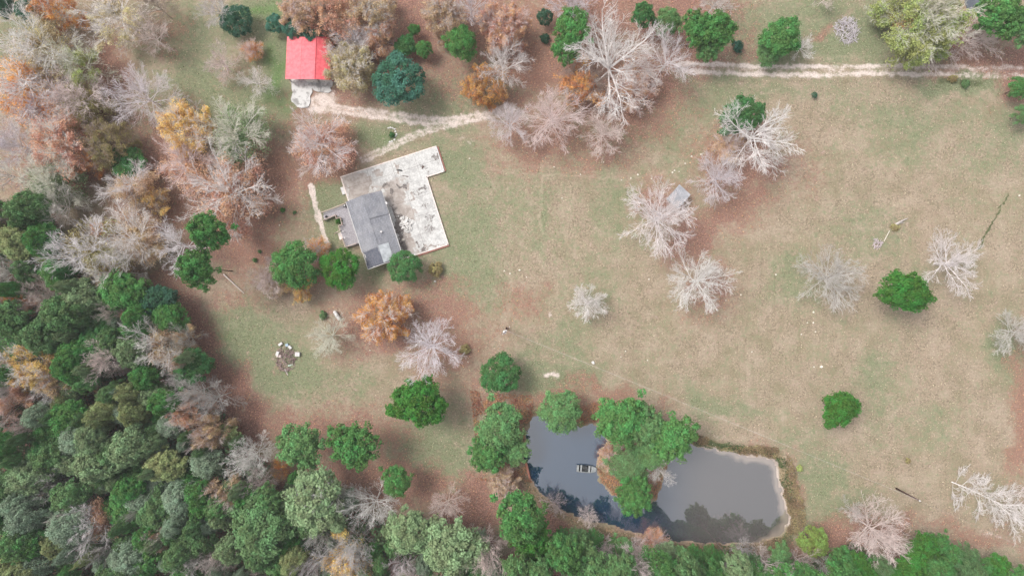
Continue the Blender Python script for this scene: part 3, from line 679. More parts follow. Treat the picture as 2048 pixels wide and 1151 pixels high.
# ---------------------------------------------------------------- trees that stand apart: kind, x, y, r, height, label, leaf, bark, variant
TREES = [
 ('autumn', 235, 35, 62, 11, 'white-limbed tree with straw leaves at the top edge left of the barn', 'straw', 'white', 3),
 ('bare', 300, 70, 40, 10, 'greyish bare crown joined to the right of the white-limbed straw-leaved tree at the top', None, 'pink', 2),
 ('bare', 312, 12, 42, 10, 'brownish bare tree cut by the top edge, above the red litter strip', None, 'brown', 0),
 ('autumn', 108, 18, 42, 10, 'rusty orange tree beside the dark green trees in the upper left corner', 'orange', 'grey', 4),
 ('oak', 60, 22, 26, 7, 'dark green tree at the top left, touching the rusty orange tree', 'dark', 'dark', 0),
 ('oak', 12, 14, 22, 7, 'dark green tree right in the upper left corner', 'dark', 'dark', 1),
 ('sparse', 80, 90, 72, 13, 'big pale bare tree with fanned limbs below the dark shrubs, upper left', 'straw', 'white', 4),
 ('autumn', 160, 130, 48, 10, 'yellow-green thin crown on the right shoulder of the big pale tree', 'ygreen', 'sage', 3),
 ('sparse', 45, 175, 78, 14, 'tall white bare tree with long bent limbs at the left edge, above the salmon tree', 'orange', 'white', 5),
 ('autumn', 85, 155, 40, 9, 'ochre leafed patch of crown between the two big pale trees at the upper left', 'yellow', 'grey', 1),
 ('sparse', 155, 205, 58, 11, 'brownish fine-twigged tree directly above the salmon and olive trees', 'olive', 'pink', 7),
 ('bare', 285, 192, 66, 11, 'lilac-grey bare tree standing alone left of the green lawn by the barn', None, 'lilac', 0),
 ('bare', 80, 220, 36, 10, 'small lilac bare crown between the tall left-edge tree and the brownish tree', None, 'lilac', 7),
 ('bare', 28, 285, 48, 11, 'dense lilac-grey bare tree at the left edge, left of the salmon tree', None, 'lilac', 7),
 ('autumn', 125, 285, 62, 12, 'salmon-leaved tree with white limbs showing, left of the olive-yellow crown', 'salmon', 'white', 0),
 ('autumn', 210, 292, 46, 10, 'olive-yellow autumn crown on the right of the salmon tree', 'olive', 'brown', 0),
 ('autumn', 178, 318, 34, 8, 'orange low crown under the salmon tree, next to the dark green shrub tree', 'orange', 'brown', 4),
 ('round', 257, 328, 36, 6, 'low dark green tree half hidden by the white bare crown, right of the orange crowns', 'deep', 'dark', 1),
 ('sparse', 100, 365, 60, 11, 'pale sage fine-twigged tree at the left, below the salmon tree', 'sage', 'sage', 7),
 ('bare', 12, 350, 36, 11, 'white bare tree at the left edge level with the pale sage tree', None, 'white', 4),
 ('bare', 118, 412, 40, 10, 'small white bare tree at the woods edge below the pale sage tree', None, 'white', 5),
 ('sparse', 262, 372, 54, 11, 'white bare tree with forked limbs just below the low dark green tree', 'tan', 'white', 4),
 ('autumn', 300, 405, 34, 7, 'small ochre leafed tree at the lower right of the fork-limbed white tree', 'yellow', 'brown', 1),
 ('autumn', 368, 250, 52, 11, 'bright yellow-orange tree left of the greenish-white bare tree', 'yellow', 'white', 0),
 ('sparse', 472, 265, 66, 12, 'greenish-white bare tree immediately right of the bright yellow-orange tree', 'sage', 'sage', 1),
 ('sparse', 378, 325, 58, 11, 'pink-grey bare tree directly below the bright yellow-orange tree', 'salmon', 'pink', 2),
 ('sparse', 462, 388, 84, 14, 'wide bare tree with bronze leaves, above the upper of the two leaning pines', 'salmon', 'white', 2),
 ('sparse', 641, 286, 64, 11, 'wide bare tree with coppery leaves between the barn apron and the concrete slab', 'salmon', 'white', 1),
 ('bare', 442, 128, 36, 7, 'small pinkish bare tree on the green lawn left of the barn, nearer the lilac tree', None, 'pink', 5),
 ('sparse', 502, 100, 22, 5, 'tiny orange-leaved tree topmost on the green lawn left of the barn', 'orange', 'pink', 6),
 ('bare', 513, 165, 32, 7, 'small white bare tree on the lawn closest to the barn apron', None, 'white', 5),
 ('bare', 435, 18, 38, 9, 'greyish bare tree over the dark bush at the top edge', None, 'grey', 2),
 ('round', 472, 40, 34, 5, 'dark green bush under the greyish bare tree at the top edge', 'dark', 'dark', 0),
 ('round', 551, 48, 20, 4, 'leftmost dark bluish bush of the three behind the red roof', 'blue', 'dark', 1),
 ('round', 585, 55, 24, 4.5, 'middle dark bluish bush of the three behind the red roof', 'blue', 'dark', 0),
 ('round', 627, 57, 27, 5, 'rightmost dark bluish bush of the three behind the red roof', 'blue', 'dark', 1),
 ('autumn', 600, 18, 44, 10, 'tan-orange tree at the top edge directly behind the dark bluish bushes', 'tan', 'pink', 0),
 ('autumn', 668, 30, 56, 11, 'rust-orange tree at the top edge above the upper right corner of the red roof', 'salmon', 'brown', 4),
 ('autumn', 742, 22, 50, 11, 'brown-orange tree at the top edge, right of the rust-orange tree by the barn', 'tan', 'grey', 0),
 ('autumn', 758, 72, 40, 9, 'orange-tan crown between the barn-side tree and the small bright bush', 'salmon', 'grey', 4),
 ('bare', 712, 85, 42, 9, 'lilac bare tree right of the barn, above the straw-green tree', None, 'lilac', 1),
 ('autumn', 701, 128, 48, 9, 'straw-green tree overhanging the right side of the red roof', 'straw', 'white', 7),
 ('oak', 828, 60, 12, 4, 'smallest green bush above the bright bush near the magnolia', 'green', 'dark', 0),
 ('oak', 811, 92, 22, 5, 'bright green bush touching the top of the big magnolia', 'deep', 'dark', 1),
 ('fine', 848, 98, 19, 5, 'dull green bush right of the bright bush, above the big magnolia', 'green', 'dark', 0),
 ('round', 798, 163, 53, 10, 'big dark bluish-green magnolia tree by the barn driveway', 'blue', 'dark', 1),
 ('fine', 921, 84, 36, 9, 'soft green conical tree below the orange-tan tree at the top', 'green', 'dark', 1),
 ('autumn', 885, 30, 42, 10, 'orange-tan tree at the top edge above the soft green conical tree', 'tan', 'grey', 0),
 ('bare', 942, 16, 42, 10, 'lilac bare tree at the top edge between the orange-tan tree and the peach tree', None, 'lilac', 3),
 ('bare', 976, 42, 28, 9, 'narrow grey bare tree squeezed left of the peach-coloured fine tree', None, 'grey', 6),
 ('autumn', 1012, 55, 46, 10, 'peach-coloured fine-twigged round tree at the top, right of the grey narrow tree', 'salmon', 'pink', 7),
 ('autumn', 966, 168, 42, 8, 'vivid orange crown under the left side of the white tree beside the driveway', 'orange', 'brown', 0),
 ('bare', 1006, 132, 52, 11, 'white bare tree growing beside the vivid orange crown, above the driveway end', None, 'white', 0),
 ('bare', 1020, 246, 42, 9, 'lilac bare tree over the end of the barn driveway', None, 'lilac', 1),
 ('bare', 1106, 235, 62, 11, 'round pinkish bare tree between two lilac trees, below the giant tree', 'orange', 'pink', 6),
 ('bare', 1208, 266, 46, 8, 'round lilac bare tree on the grass below the giant white tree', None, 'pink', 6),
 ('autumn', 1172, 168, 50, 8, 'orange-leaved understorey tree under the left half of the giant white tree', 'orange', 'brown', 1),
 ('sparse', 1265, 180, 50, 8, 'rusty understorey tree under the lower right of the giant white tree', 'salmon', 'pink', 2),
 ('bare', 1228, 122, 106, 15, 'giant white bare tree with thick spreading limbs, the widest crown above the field', None, 'white', 5),
 ('bare', 1336, 118, 60, 12, 'white bare tree immediately right of the giant tree, left of the round pines', None, 'white', 4),
 ('pine', 1146, 55, 40, 11, 'bright green pine at the upper left of the giant white tree, upper of two', 'green', 'dark', 0),
 ('pine', 1132, 100, 32, 9, 'bright green pine at the left of the giant white tree, lower of two', 'green', 'dark', 1),
 ('oak', 1286, 33, 24, 8, 'small bright green tree above the gap between the two white trees', 'deep', 'dark', 2),
 ('fine', 1336, 42, 30, 8, 'dull soft green tree between the small bright tree and the round pines', 'pine', 'dark', 0),
 ('pine', 1395, 60, 38, 12, 'green pine left in the joined pair where the dirt road begins', 'green', 'dark', 2),
 ('pine', 1430, 62, 42, 13, 'green pine right in the joined pair where the dirt road begins', 'green', 'dark', 0),
 ('pine', 1415, 98, 28, 9, 'lower small pine at the foot of the joined pair by the dirt road', 'pine', 'dark', 1),
 ('round', 1090, 34, 17, 4, 'small dark green bush at the top between the peach tree and the bright pine', 'dark', 'dark', 0),
 ('bush', 1090, 79, 10, 1.5, 'little dark shrub on red litter left of the bright pine', 'dark', 'dark', 0),
 ('bush', 1474, 94, 12, 2, 'little blue-green shrub right of the joined pines', 'blue', 'dark', 1),
 ('bare', 1145, 4, 46, 10, 'lilac bare tree cut by the top edge above the bright pine', None, 'lilac', 7),
 ('bare', 1430, 6, 36, 9, 'greyish bare tree cut by the top edge above the joined pines', None, 'grey', 2),
 ('bare', 1655, -6, 22, 7, 'bare twigs of a small tree peeping in at the top edge above the brush pile', None, 'pink', 3),
 ('oak', 1562, 75, 40, 8, 'green leafy tree above the pale part of the dirt road, left of the brush pile', 'green', 'dark', 1),
 ('fine', 1540, 102, 30, 5, 'soft green low tree tucked under the leafy tree above the dirt road', 'pine', 'dark', 1),
 ('bare', 1606, 92, 26, 5, 'small whitish bare tree on the right of the leafy tree above the dirt road', None, 'white', 5),
 ('autumn', 1848, 38, 80, 12, 'large yellow-green willow at the top right', 'ygreen', 'sage', 7),
 ('sparse', 1856, 28, 44, 14, 'bare-twigged top rising out of the yellow-green willow', 'yellow', 'sage', 6),
 ('pine', 1996, 30, 52, 12, 'bright green pine in the upper right corner, left one', 'green', 'dark', 1),
 ('pine', 2042, 55, 42, 10, 'bright green pine in the upper right corner, cut by the right edge', 'pine', 'dark', 0),
 ('fine', 2040, 175, 24, 6, 'green tree cut by the right edge below the end of the dirt road', 'green', 'dark', 0),
 ('fine', 2048, 228, 22, 6, 'lower green tree cut by the right edge, beneath another below the dirt road', 'pine', 'dark', 1),
 ('round', 1629, 190, 6.5, 1.2, 'tiny dark green bush alone in the field under the dirt road', 'dark', 'dark', 0),
 ('oak', 1482, 232, 46, 8, 'dark green tree half under the forked white tree at the curve of the track', 'deep', 'dark', 2),
 ('sparse', 1464, 294, 36, 5, 'low tan-tinged tree at the left foot of the forked white tree', 'tan', 'pink', 3),
 ('bare', 1514, 276, 80, 14, 'large forked white bare tree overlapping a dark green tree in the field', None, 'white', 5),
 ('bare', 1436, 356, 50, 9, 'lilac bare tree above right of the round bare tree with the shed', 'salmon', 'lilac', 6),
 ('bare', 1320, 436, 72, 12, 'dense round white bare tree half hiding the grey shed', 'orange', 'white', 6),
 ('bare', 1398, 562, 64, 11, 'starry white bare tree in open field below the tree with the shed', None, 'white', 1),
 ('bare', 1175, 608, 38, 7, 'small dense white bare tree alone in the middle of the field', None, 'white', 7),
 ('bare', 1665, 556, 62, 10, 'thin grey bare tree left of the vivid green tree in the field', None, 'grey', 6),
 ('oak', 1806, 583, 54, 13, 'vivid green leafy tree between the thin grey tree and the crooked bare tree', 'bright', 'dark', 0),
 ('bare', 1908, 524, 60, 10, 'crooked white bare tree above right of the vivid green tree', None, 'white', 5),
 ('bare', 2042, 662, 48, 9, 'grey bare tree cut by the right edge halfway down', None, 'grey', 7),
 ('oak', 1678, 817, 39, 10, 'vivid green leafy tree in the field right of the pond', 'bright', 'dark', 1),
 ('bare', 1755, 1064, 66, 11, 'pinkish bare tree between the round yellow-green tree and the dark green wedge of woods', 'salmon', 'pink', 6),
 ('bare', 1708, 1022, 24, 6, 'small grey bare tree at the top left of the pinkish bare tree near the bottom', None, 'grey', 3),
 ('round', 1626, 1081, 31, 6, 'round yellow-green tree at the lower right corner of the pond', 'lime', 'dark', 1),
 ('sparse', 546, 555, 38, 8, 'pale orange tree on the left side of the big green tree near the house', 'tan', 'pink', 7),
 ('autumn', 600, 578, 26, 6, 'small yellow tree under the lower edge of the big green tree near the house', 'yellow', 'brown', 1),
 ('fine', 588, 530, 52, 11, 'big green tree left of the bright green tree by the house', 'green', 'dark', 0),
 ('sparse', 632, 498, 24, 5, 'little rusty tree between the footpath end and the big green tree', 'orange', 'grey', 2),
 ('round', 681, 537, 41, 8, 'bright green rounded tree between the big green tree and the house', 'bright', 'dark', 1),
 ('round', 809, 534, 35, 7, 'clipped-looking round dark green tree against the lower right corner of the house', 'deep', 'dark', 0),
 ('bush', 872, 538, 15, 1.8, 'low olive bush right of the round dark green tree by the house', 'olive', 'brown', 0),
 ('autumn', 772, 632, 52, 10, 'bright orange autumn tree below the house', 'orange', 'white', 0),
 ('bare', 658, 672, 44, 7, 'thin grey bare tree beside the white gas tank', None, 'sage', 5),
 ('bare', 862, 694, 64, 10, 'lilac-white bare tree lower right of the bright orange tree', None, 'lilac', 1),
 ('round', 1001, 747, 41, 8, 'deep green round evergreen above the left end of the pond', 'deep', 'dark', 1),
 ('oak', 838, 803, 55, 12, 'vivid green leafy tree on the lawn left of the deep green round evergreen', 'bright', 'dark', 2),
 ('pine', 424, 464, 43, 19, 'upper of the two leaning tall pines, its trunk showing at the right', 'green', 'dark', 0),
 ('pine', 400, 538, 43, 20, 'lower of the two leaning tall pines, its trunk showing at the right', 'green', 'dark', 2),
 ('bare', 358, 492, 58, 11, 'lilac bare tree behind the two leaning tall pines', None, 'lilac', 4),
 ('sparse', 268, 478, 60, 12, 'white bare tree with orange leaves at the upper left of the leaning pines', 'tan', 'white', 1),
 ('autumn', 208, 462, 20, 8, 'small orange crown caught between two white bare trees above the woods', 'orange', 'grey', 0),
 ('sparse', 172, 502, 76, 15, 'large white bare tree on the upper edge of the woods', 'olive', 'white', 4),
 ('sparse', 215, 545, 56, 11, 'cream bare tree with bent limbs just below the large white one on the woods edge', 'tan', 'white', 5),
 ('oak', 248, 580, 44, 11, 'bushy green tree at the corner of the woods below the cream bare tree', 'green', 'dark', 0),
 ('oak', 318, 606, 38, 9, 'very dark green tree at the woods corner, above a mid green round one', 'dark', 'dark', 1),
 ('fine', 338, 634, 37, 10, 'mid green round tree overlapping the very dark one at the woods corner', 'green', 'dark', 1),
 ('sparse', 318, 690, 58, 13, 'bare cream tree with tan leaves on the right edge of the woods', 'tan', 'white', 4),
 ('autumn', 368, 676, 28, 10, 'tan tree filling the gap right of the bare cream tree on the woods edge', 'tan', 'grey', 1),
 ('autumn', 372, 824, 36, 13, 'salmon-orange round tree in the woods near their right edge', 'salmon', 'white', 0),
 ('bare', 428, 797, 40, 13, 'grey bare tree right of the salmon-orange tree in the woods', None, 'grey', 3),
 ('autumn', 424, 866, 34, 12, 'pale tan tree below the grey bare tree at the woods edge', 'tan', 'pink', 7),
 ('bare', 500, 910, 46, 13, 'white bare tree at the bend of the woods edge', None, 'white', 7),
 ('bare', 520, 968, 34, 12, 'pinkish bare tree directly below the white one at the woods bend', None, 'pink', 2),
 ('sparse', 555, 940, 22, 9, 'small orange-brown tree right of the pinkish bare tree', 'orange', 'brown', 0),
 ('sparse', 190, 1046, 48, 13, 'orange-tipped bare tree among the greens near the lower left corner', 'salmon', 'white', 4),
 ('autumn', 70, 735, 56, 13, 'straw-yellow tree in the woods at the left edge', 'yellow', 'white', 0),
 ('autumn', 110, 760, 40, 12, 'tan lower crown joined to the straw-yellow tree at the left', 'tan', 'grey', 4),
 ('autumn', 30, 810, 40, 12, 'reddish-tan crown on the left edge below the straw-yellow tree', 'salmon', 'pink', 2),
 ('autumn', 66, 612, 22, 11, 'small peach-orange crown in the left woods', 'salmon', 'pink', 0),
 ('bare', 108, 602, 34, 11, 'greyish pink bare crown beside the small peach-orange one in the left woods', None, 'pink', 2),
 ('bare', 22, 545, 36, 12, 'cream bare tree at the left edge inside the upper woods', None, 'white', 5),
 ('sparse', 8, 600, 22, 11, 'orange-tipped small crown cut by the left edge', 'orange', 'grey', 1),
 ('pine', 603, 890, 50, 13, 'green pine left of its slightly larger neighbour along the lower lawn edge', 'pine', 'dark', 1),
 ('pine', 710, 886, 54, 14, 'green pine second from left along the lower lawn edge', 'green', 'dark', 2),
 ('pine', 793, 960, 34, 10, 'small bright green pine over red litter above the bare white tree', 'green', 'dark', 0),
 ('bare', 745, 1008, 54, 12, 'white bare tree below the small bright pine at the woods edge', None, 'white', 4),
 ('bare', 893, 1010, 38, 10, 'pinkish narrow bare tree on red litter left of the pond', None, 'pink', 3),
 ('oak', 822, 1058, 48, 14, 'sage green broad tree below the pinkish narrow bare tree, left one', 'sage', 'dark', 0),
 ('oak', 905, 1090, 62, 15, 'large sage green tree at the bottom, right of another sage green tree', 'sage', 'dark', 1),
 ('oak', 632, 1000, 64, 15, 'big grey-green tree with dead limbs left of the white bare tree', 'sage', 'white', 2),
 ('bare', 648, 990, 44, 15.5, 'dead white limbs poking out of the big grey-green tree', None, 'white', 5),
 ('oak', 525, 1050, 66, 15, 'large mid green tree at the bottom below the woods bend', 'mid', 'dark', 0),
 ('autumn', 700, 1118, 56, 13, 'yellow-tan tree at the bottom edge', 'yellow', 'grey', 1),
 ('bare', 630, 1120, 36, 13, 'grey bare tree at the bottom edge left of the yellow-tan tree', None, 'grey', 3),
 ('bare', 708, 1090, 30, 14, 'slim white bare crown rising through the yellow-tan tree', None, 'white', 6),
 ('bare', 806, 1122, 32, 12, 'violet-grey bare tree at the bottom edge between two sage trees', None, 'lilac', 2),
 ('pine', 1040, 1030, 56, 17, 'bright green pine at the lower left bank of the pond, upper one', 'green', 'dark', 0),
 ('pine', 1064, 1078, 48, 13, 'bright green pine at the lower left bank of the pond, lower one', 'bright', 'dark', 2),
 ('pine', 1130, 1104, 42, 18, 'tall green pine on the bottom bank right of the two lower left bank pines', 'green', 'dark', 1),
 ('pine', 1000, 850, 52, 10, 'green pine on the left bank of the pond, upper one', 'pine', 'dark', 0),
 ('pine', 975, 905, 42, 9, 'green pine on the left bank of the pond, leftmost', 'green', 'dark', 1),
 ('pine', 1030, 898, 34, 7, 'greyish-green pine overhanging the left shore of the pond', 'pine', 'dark', 2),
 ('autumn', 1010, 965, 30, 6, 'pale cream-tan leafy tree at the lower left shore of the pond', 'tan', 'pink', 0),
 ('fine', 1120, 822, 48, 9, 'dark green pine hanging over the top shore of the pond', 'pine', 'dark', 0),
 ('pine', 1242, 838, 58, 12, 'bright green pine at the neck of the pond peninsula, left one', 'green', 'dark', 0),
 ('pine', 1290, 850, 46, 11, 'middle bright green pine on the neck of the pond peninsula', 'pine', 'dark', 1),
 ('pine', 1345, 875, 52, 12, 'bright green pine at the neck of the pond peninsula, right one', 'green', 'dark', 2),
 ('fine', 1256, 930, 44, 6, 'dull dark green low tree in the middle of the peninsula', 'mid', 'brown', 1),
 ('fine', 1302, 905, 38, 6, 'soft green low tree on the peninsula between the neck pines and the bare tree', 'pine', 'brown', 0),
 ('sparse', 1225, 915, 26, 4, 'low rusty tree at the left shore of the peninsula, near the boat', 'salmon', 'pink', 2),
 ('pine', 1268, 990, 42, 9, 'bright green pine at the tip of the peninsula', 'green', 'dark', 1),
 ('bare', 1318, 938, 32, 6, 'grey bare tree leaning over the water on the right of the peninsula', None, 'grey', 5),
 ('bare', 1108, 1012, 26, 5, 'small pinkish bare tree on the lower left shore of the pond', None, 'pink', 2),
 ('bare', 1178, 1035, 22, 4, 'small brownish bare tree on the bottom shore below the boat', None, 'pink', 6),
 ('sparse', 1310, 1092, 30, 5, 'small rusty bare tree on the bottom shore below the peninsula tip', 'salmon', 'pink', 2),
 ('bare', 1490, 1102, 24, 5, 'small grey bare tree on the bottom shore near the right end of the pond', None, 'grey', 5),
 ('bare', 1600, 1122, 34, 6, 'grey bare tree at the bottom edge below the pond outlet', None, 'pink', 3),
 ('bare', 1650, 1132, 26, 5, 'small grey bare tree at the bottom edge under the round yellow-green tree', None, 'grey', 1),
]
SQ = {(1806, 583): (.74, 0.0), (1482, 232): (.8, .5), (838, 803): (.92, 0), (1678, 817): (.9, 1.2)}
for k_, x_, y_, r_, h_, lab_, lf_, bk_, v_ in TREES:
    q_ = SQ.get((x_, y_), (1.0, None))
    tree(k_, x_, y_, r_, h_, lab_, lf_ or 'green', bk_, v_, rot=q_[1], squash=q_[0])

# fallen trees: the same bare tree laid over
SKF = skeleton(77, R0=3.2, H0=15, nl=30, n2=8, n3=7, n4=5, trunk=.03, el=(15, 60), wob=.09, tt=.8, rt=.022)
FT = (np_mesh('bare_limbs', *SKF['big'], M_BARK, True), np_mesh('bare_twigs', *SKF['fine'], M_BARK, True))
def fallen(px, py, ang, length, spread, label, v, bark='white', lift=80):
    b = P(px, py, 0.4)
    o = empty('fallen_tree', b, 0, label, 'tree')
    a = math.radians(ang)
    o.rotation_euler = Matrix.Rotation(a, 3, 'Z').to_4x4().to_euler()
    M = Matrix.Rotation(a, 4, 'Z') @ Matrix.Rotation(math.radians(lift), 4, 'Y')
    o.rotation_euler = M.to_euler()
    o.scale = (spread / 3.2 * .7, spread / 3.2, length / 15)
    add('trunk', FT[0], o, BK[bark]); add('branches', FT[1], o, BK[bark])
    return o
fallen(1832, 112, 17, 14.5, 4.6, 'fallen bare tree lying across the grass beneath the yellow-green willow', 3, 'pink')
fallen(1906, 964, -24, 14.5, 4.6, 'fallen white tree lying at the lower right beyond the leaning utility pole', 5, 'white')

# ---------------------------------------------------------------- the dense wood: every crown a tree of its own
ORD = ['nearest', 'second', 'third', 'fourth', 'fifth', 'sixth', 'seventh', 'eighth', 'ninth', 'tenth', 'eleventh', 'twelfth', 'thirteenth', 'fourteenth', 'fifteenth', 'sixteenth', 'seventeenth', 'eighteenth', 'nineteenth', 'twentieth']
LAND = [(x, y, s) for x, y, s in ((172, 502, 'the large white bare tree'), (248, 580, 'the bushy green corner tree'), (318, 690, 'the bare cream tree'), (372, 824, 'the salmon-orange tree'),
        (500, 910, 'the white tree at the woods bend'), (190, 1046, 'the orange-tipped bare tree'), (70, 735, 'the straw-yellow tree'), (632, 1000, 'the big grey-green tree'), (108, 602, 'the greyish pink crown'),
        (700, 1118, 'the yellow-tan tree'), (905, 1090, 'the large sage tree'), (1064, 1078, 'the lower bright bank pine'), (1310, 1092, 'the small rusty shore tree'), (1490, 1102, 'the small grey shore tree'),
        (1755, 1064, 'the pinkish bare tree'), (22, 545, 'the cream left-edge tree'), (525, 1050, 'the large mid green tree'), (1626, 1081, 'the round yellow-green tree'))]
CNT = {}
def wood_label(cx, cy, word, what):
    x, y, s = min(LAND, key=lambda l: math.hypot(l[0] - cx, l[1] - cy))
    a = math.degrees(math.atan2(-(cy - y), cx - x)) % 360
    d = ['right of', 'upper right of', 'above', 'upper left of', 'left of', 'lower left of', 'below', 'lower right of'][int((a + 22.5) // 45) % 8]
    k = (s, d, word, what); n = CNT.get(k, 0); CNT[k] = n + 1
    return f"{word} {what}, {ORD[min(n, 19)]} one {d} {s}"
def crowd(poly, n, rmin, rmax, hmin, hmax, sep, seed, mixk):
    R = random.Random(seed); pts = []
    xs = [p[0] for p in poly]; ys = [p[1] for p in poly]; tries = 0
    fixed = [(p[0], p[1], p[2]) for p in PLACED]
    while len(pts) < n and tries < n * 250:
        tries += 1
        x = R.uniform(max(min(xs), -60), min(max(xs), 2105)); y = R.uniform(min(ys), min(max(ys), 1205)); r = R.uniform(rmin, rmax)
        if not bool(inside(poly, np.array([x]), np.array([y]))[0]): continue
        if any(math.hypot(x - a, y - b) < sep * (r + c) * .5 for a, b, c in pts): continue
        if any(math.hypot(x - a, y - b) < .62 * (r * .6 + c) for a, b, c in fixed): continue
        pts.append((x, y, r))
    pts.sort(key=lambda p: min(math.hypot(p[0] - l[0], p[1] - l[1]) for l in LAND))
    for x, y, r in pts:
        q = R.random(); acc = 0
        for w, kind, lf, bk, word, what in mixk:
            acc += w
            if q <= acc: break
        h = R.uniform(hmin, hmax)
        inframe = -25 < x < 2073 and y < 1176
        lab = wood_label(x, y, word, what)
        tree(kind, x, y, r, h, lab, lf, bk, R.randrange(8), group='trees of the dense wood', squash=R.uniform(.8, 1.2))
MIX = [(.12, 'oak', 'green', 'dark', 'fresh green', 'broad crown'), (.08, 'oak', 'moss', 'dark', 'yellowish green', 'broad crown'), (.12, 'oak', 'mid', 'dark', 'mid green', 'broad crown'), (.13, 'oak', 'sage', 'dark', 'sage green', 'broad crown'),
       (.05, 'oak', 'deep', 'dark', 'deep green', 'broad crown'), (.09, 'pine', 'pine', 'dark', 'soft green', 'pine crown'), (.05, 'pine', 'green', 'dark', 'bright green', 'pine crown'),
       (.10, 'fine', 'grey', 'dark', 'grey-green', 'feathery crown'), (.08, 'fine', 'mid', 'dark', 'dull green', 'feathery crown'), (.03, 'autumn', 'tan', 'pink', 'tan', 'autumn crown'),
       (.06, 'bare', 'tan', 'grey', 'grey', 'bare crown'), (.06, 'bare', 'tan', 'pink', 'pinkish', 'bare crown'), (.06, 'sparse', 'salmon', 'grey', 'rusty', 'thin crown')]
crowd(WOODS, 290, 12, 44, 7, 15, .74, 3, MIX)
MIX2 = [(.30, 'pine', 'green', 'dark', 'bright green', 'pine crown'), (.30, 'pine', 'pine', 'dark', 'soft green', 'pine crown'), (.18, 'fine', 'green', 'dark', 'fresh green', 'feathery crown'),
        (.10, 'oak', 'mid', 'dark', 'mid green', 'broad crown'), (.06, 'bare', 'tan', 'pink', 'pinkish', 'bare crown'), (.06, 'oak', 'sage', 'dark', 'sage green', 'broad crown')]
crowd([(985, 1140), (1120, 1112), (1290, 1125), (1400, 1132), (1560, 1132), (1690, 1140), (1700, 1240), (985, 1240)], 34, 30, 50, 15, 20, .72, 5, MIX2)
crowd([(1120, 1068), (1200, 1082), (1290, 1100), (1400, 1106), (1560, 1108), (1600, 1125), (1290, 1135), (1120, 1120)], 22, 16, 28, 4, 8, .8, 6, MIX2)
crowd([(1675, 1100), (1700, 1120), (1800, 1130), (1840, 1065), (1900, 1090), (1990, 1125), (2060, 1165), (2110, 1240), (1675, 1240)], 34, 20, 36, 7, 12, .72, 8, [(.5, 'pine', 'green', 'dark', 'bright green', 'pine crown'), (.25, 'pine', 'bright', 'dark', 'vivid green', 'pine crown'), (.25, 'fine', 'mid', 'dark', 'dull green', 'feathery crown')])

# undergrowth on the floor of the wood, and weeds on the banks
def undergrowth(name, poly, n, zmax, size, col, seed, extra=None):
    R = np.random.RandomState(seed); xs = [p[0] for p in poly]; ys = [p[1] for p in poly]
    X = R.uniform(max(min(xs), -60), min(max(xs), 2105), n * 4); Y = R.uniform(min(ys), min(max(ys), 1215), n * 4)
    ok = inside(poly, X, Y) & (vnoise(X, Y, 22, seed + 1) > .42) & (pond_sd(X, Y) > .4)
    if extra is not None: ok &= extra(X, Y)
    X = X[ok][:n]; Y = Y[ok][:n]; z = height(X, Y) + zmax * R.rand(len(X)) ** 1.3 * (0.3 + vnoise(X, Y, 22, seed + 1)) 
    C = np.stack([(X - 1024) * S, -(Y - 575.5) * S, z], 1); N = R.normal(0, .6, C.shape) + np.array([0, 0, 1.])
    V, F = leaf_quads(C, N, size, R)
    me = np_mesh(name, V, F, M_LEAF, False, attrs={'leaf': np.repeat(R.rand(len(C)), 4), 'clump': np.repeat(vnoise(X, Y, 10, 9), 4)})
    return tag(add(name, me, color=col), kind='stuff')
WG = [(x, y) for x, y in WOODS]
undergrowth('undergrowth', WG, 62000, 6.5, .26, (.12, .18, .09), 31)
undergrowth('undergrowth', STRIP, 16000, 1.6, .22, (.10, .14, .06), 35)
undergrowth('fallen_leaves', [(940, 780), (1060, 790), (1100, 830), (1200, 800), (1400, 870), (1330, 1000), (1200, 1000), (1040, 960), (960, 960)], 9000, .5, .13, (.42, .22, .13), 41)
BANK = [(1385, 868), (1470, 880), (1560, 895), (1600, 930), (1612, 1080), (1560, 1110), (1380, 1110), (1380, 880)]
undergrowth('bank_weeds', BANK, 9000, .9, .12, (.30, .23, .13), 43, lambda X, Y: pond_sd(X, Y) < 3.4)
undergrowth('bank_weeds', BANK, 3500, .7, .13, (.10, .14, .06), 45, lambda X, Y: pond_sd(X, Y) < 2.4)

def ground_scatter(name, n, size, col, seed, prob, up=1.0, z=.03):
    R = np.random.RandomState(seed); X = R.uniform(-40, 2088, n); Y = R.uniform(-40, 1191, n)
    c1, c2 = ground_masks(X, Y)
    ok = (R.rand(n) < prob(c1, c2)) & (pond_sd(X, Y) > .5)
    s_, t_ = (X - 691) * .307 + (Y - 403) * .952, (X - 691) * .952 - (Y - 403) * .307
    ok &= ~((s_ > -52) & (s_ < 146) & (t_ > -20) & (t_ < 210) & ~((s_ > 4) & (t_ > 172))) & ~((X > 565) & (X < 670) & (Y > 65) & (Y < 222))
    X = X[ok]; Y = Y[ok]; C = np.stack([(X - 1024) * S, -(Y - 575.5) * S, height(X, Y) + z + size * .5 * R.rand(len(X))], 1)
    V, F = leaf_quads(C, R.normal(0, .5, C.shape) + np.array([0, 0, up]), size, R)
    me = np_mesh(name, V, F, M_LEAF, False, attrs={'leaf': np.repeat(R.rand(len(C)), 4), 'clump': np.repeat(R.rand(len(C)), 4)})
    tag(add(name, me, color=col), kind='stuff')
ground_scatter('fallen_leaves', 150000, .095, (.50, .27, .18), 61, lambda a, b: np.clip(a[:, 0] - .2, 0, .8) * (1 - np.clip(a[:, 2], 0, 1)), 2.0)
ground_scatter('dry_grass', 90000, .085, (.50, .42, .31), 62, lambda a, b: (.75 - .7 * np.clip(a[:, 0], 0, 1)) * (1 - np.clip(a[:, 2], 0, 1)), .8)
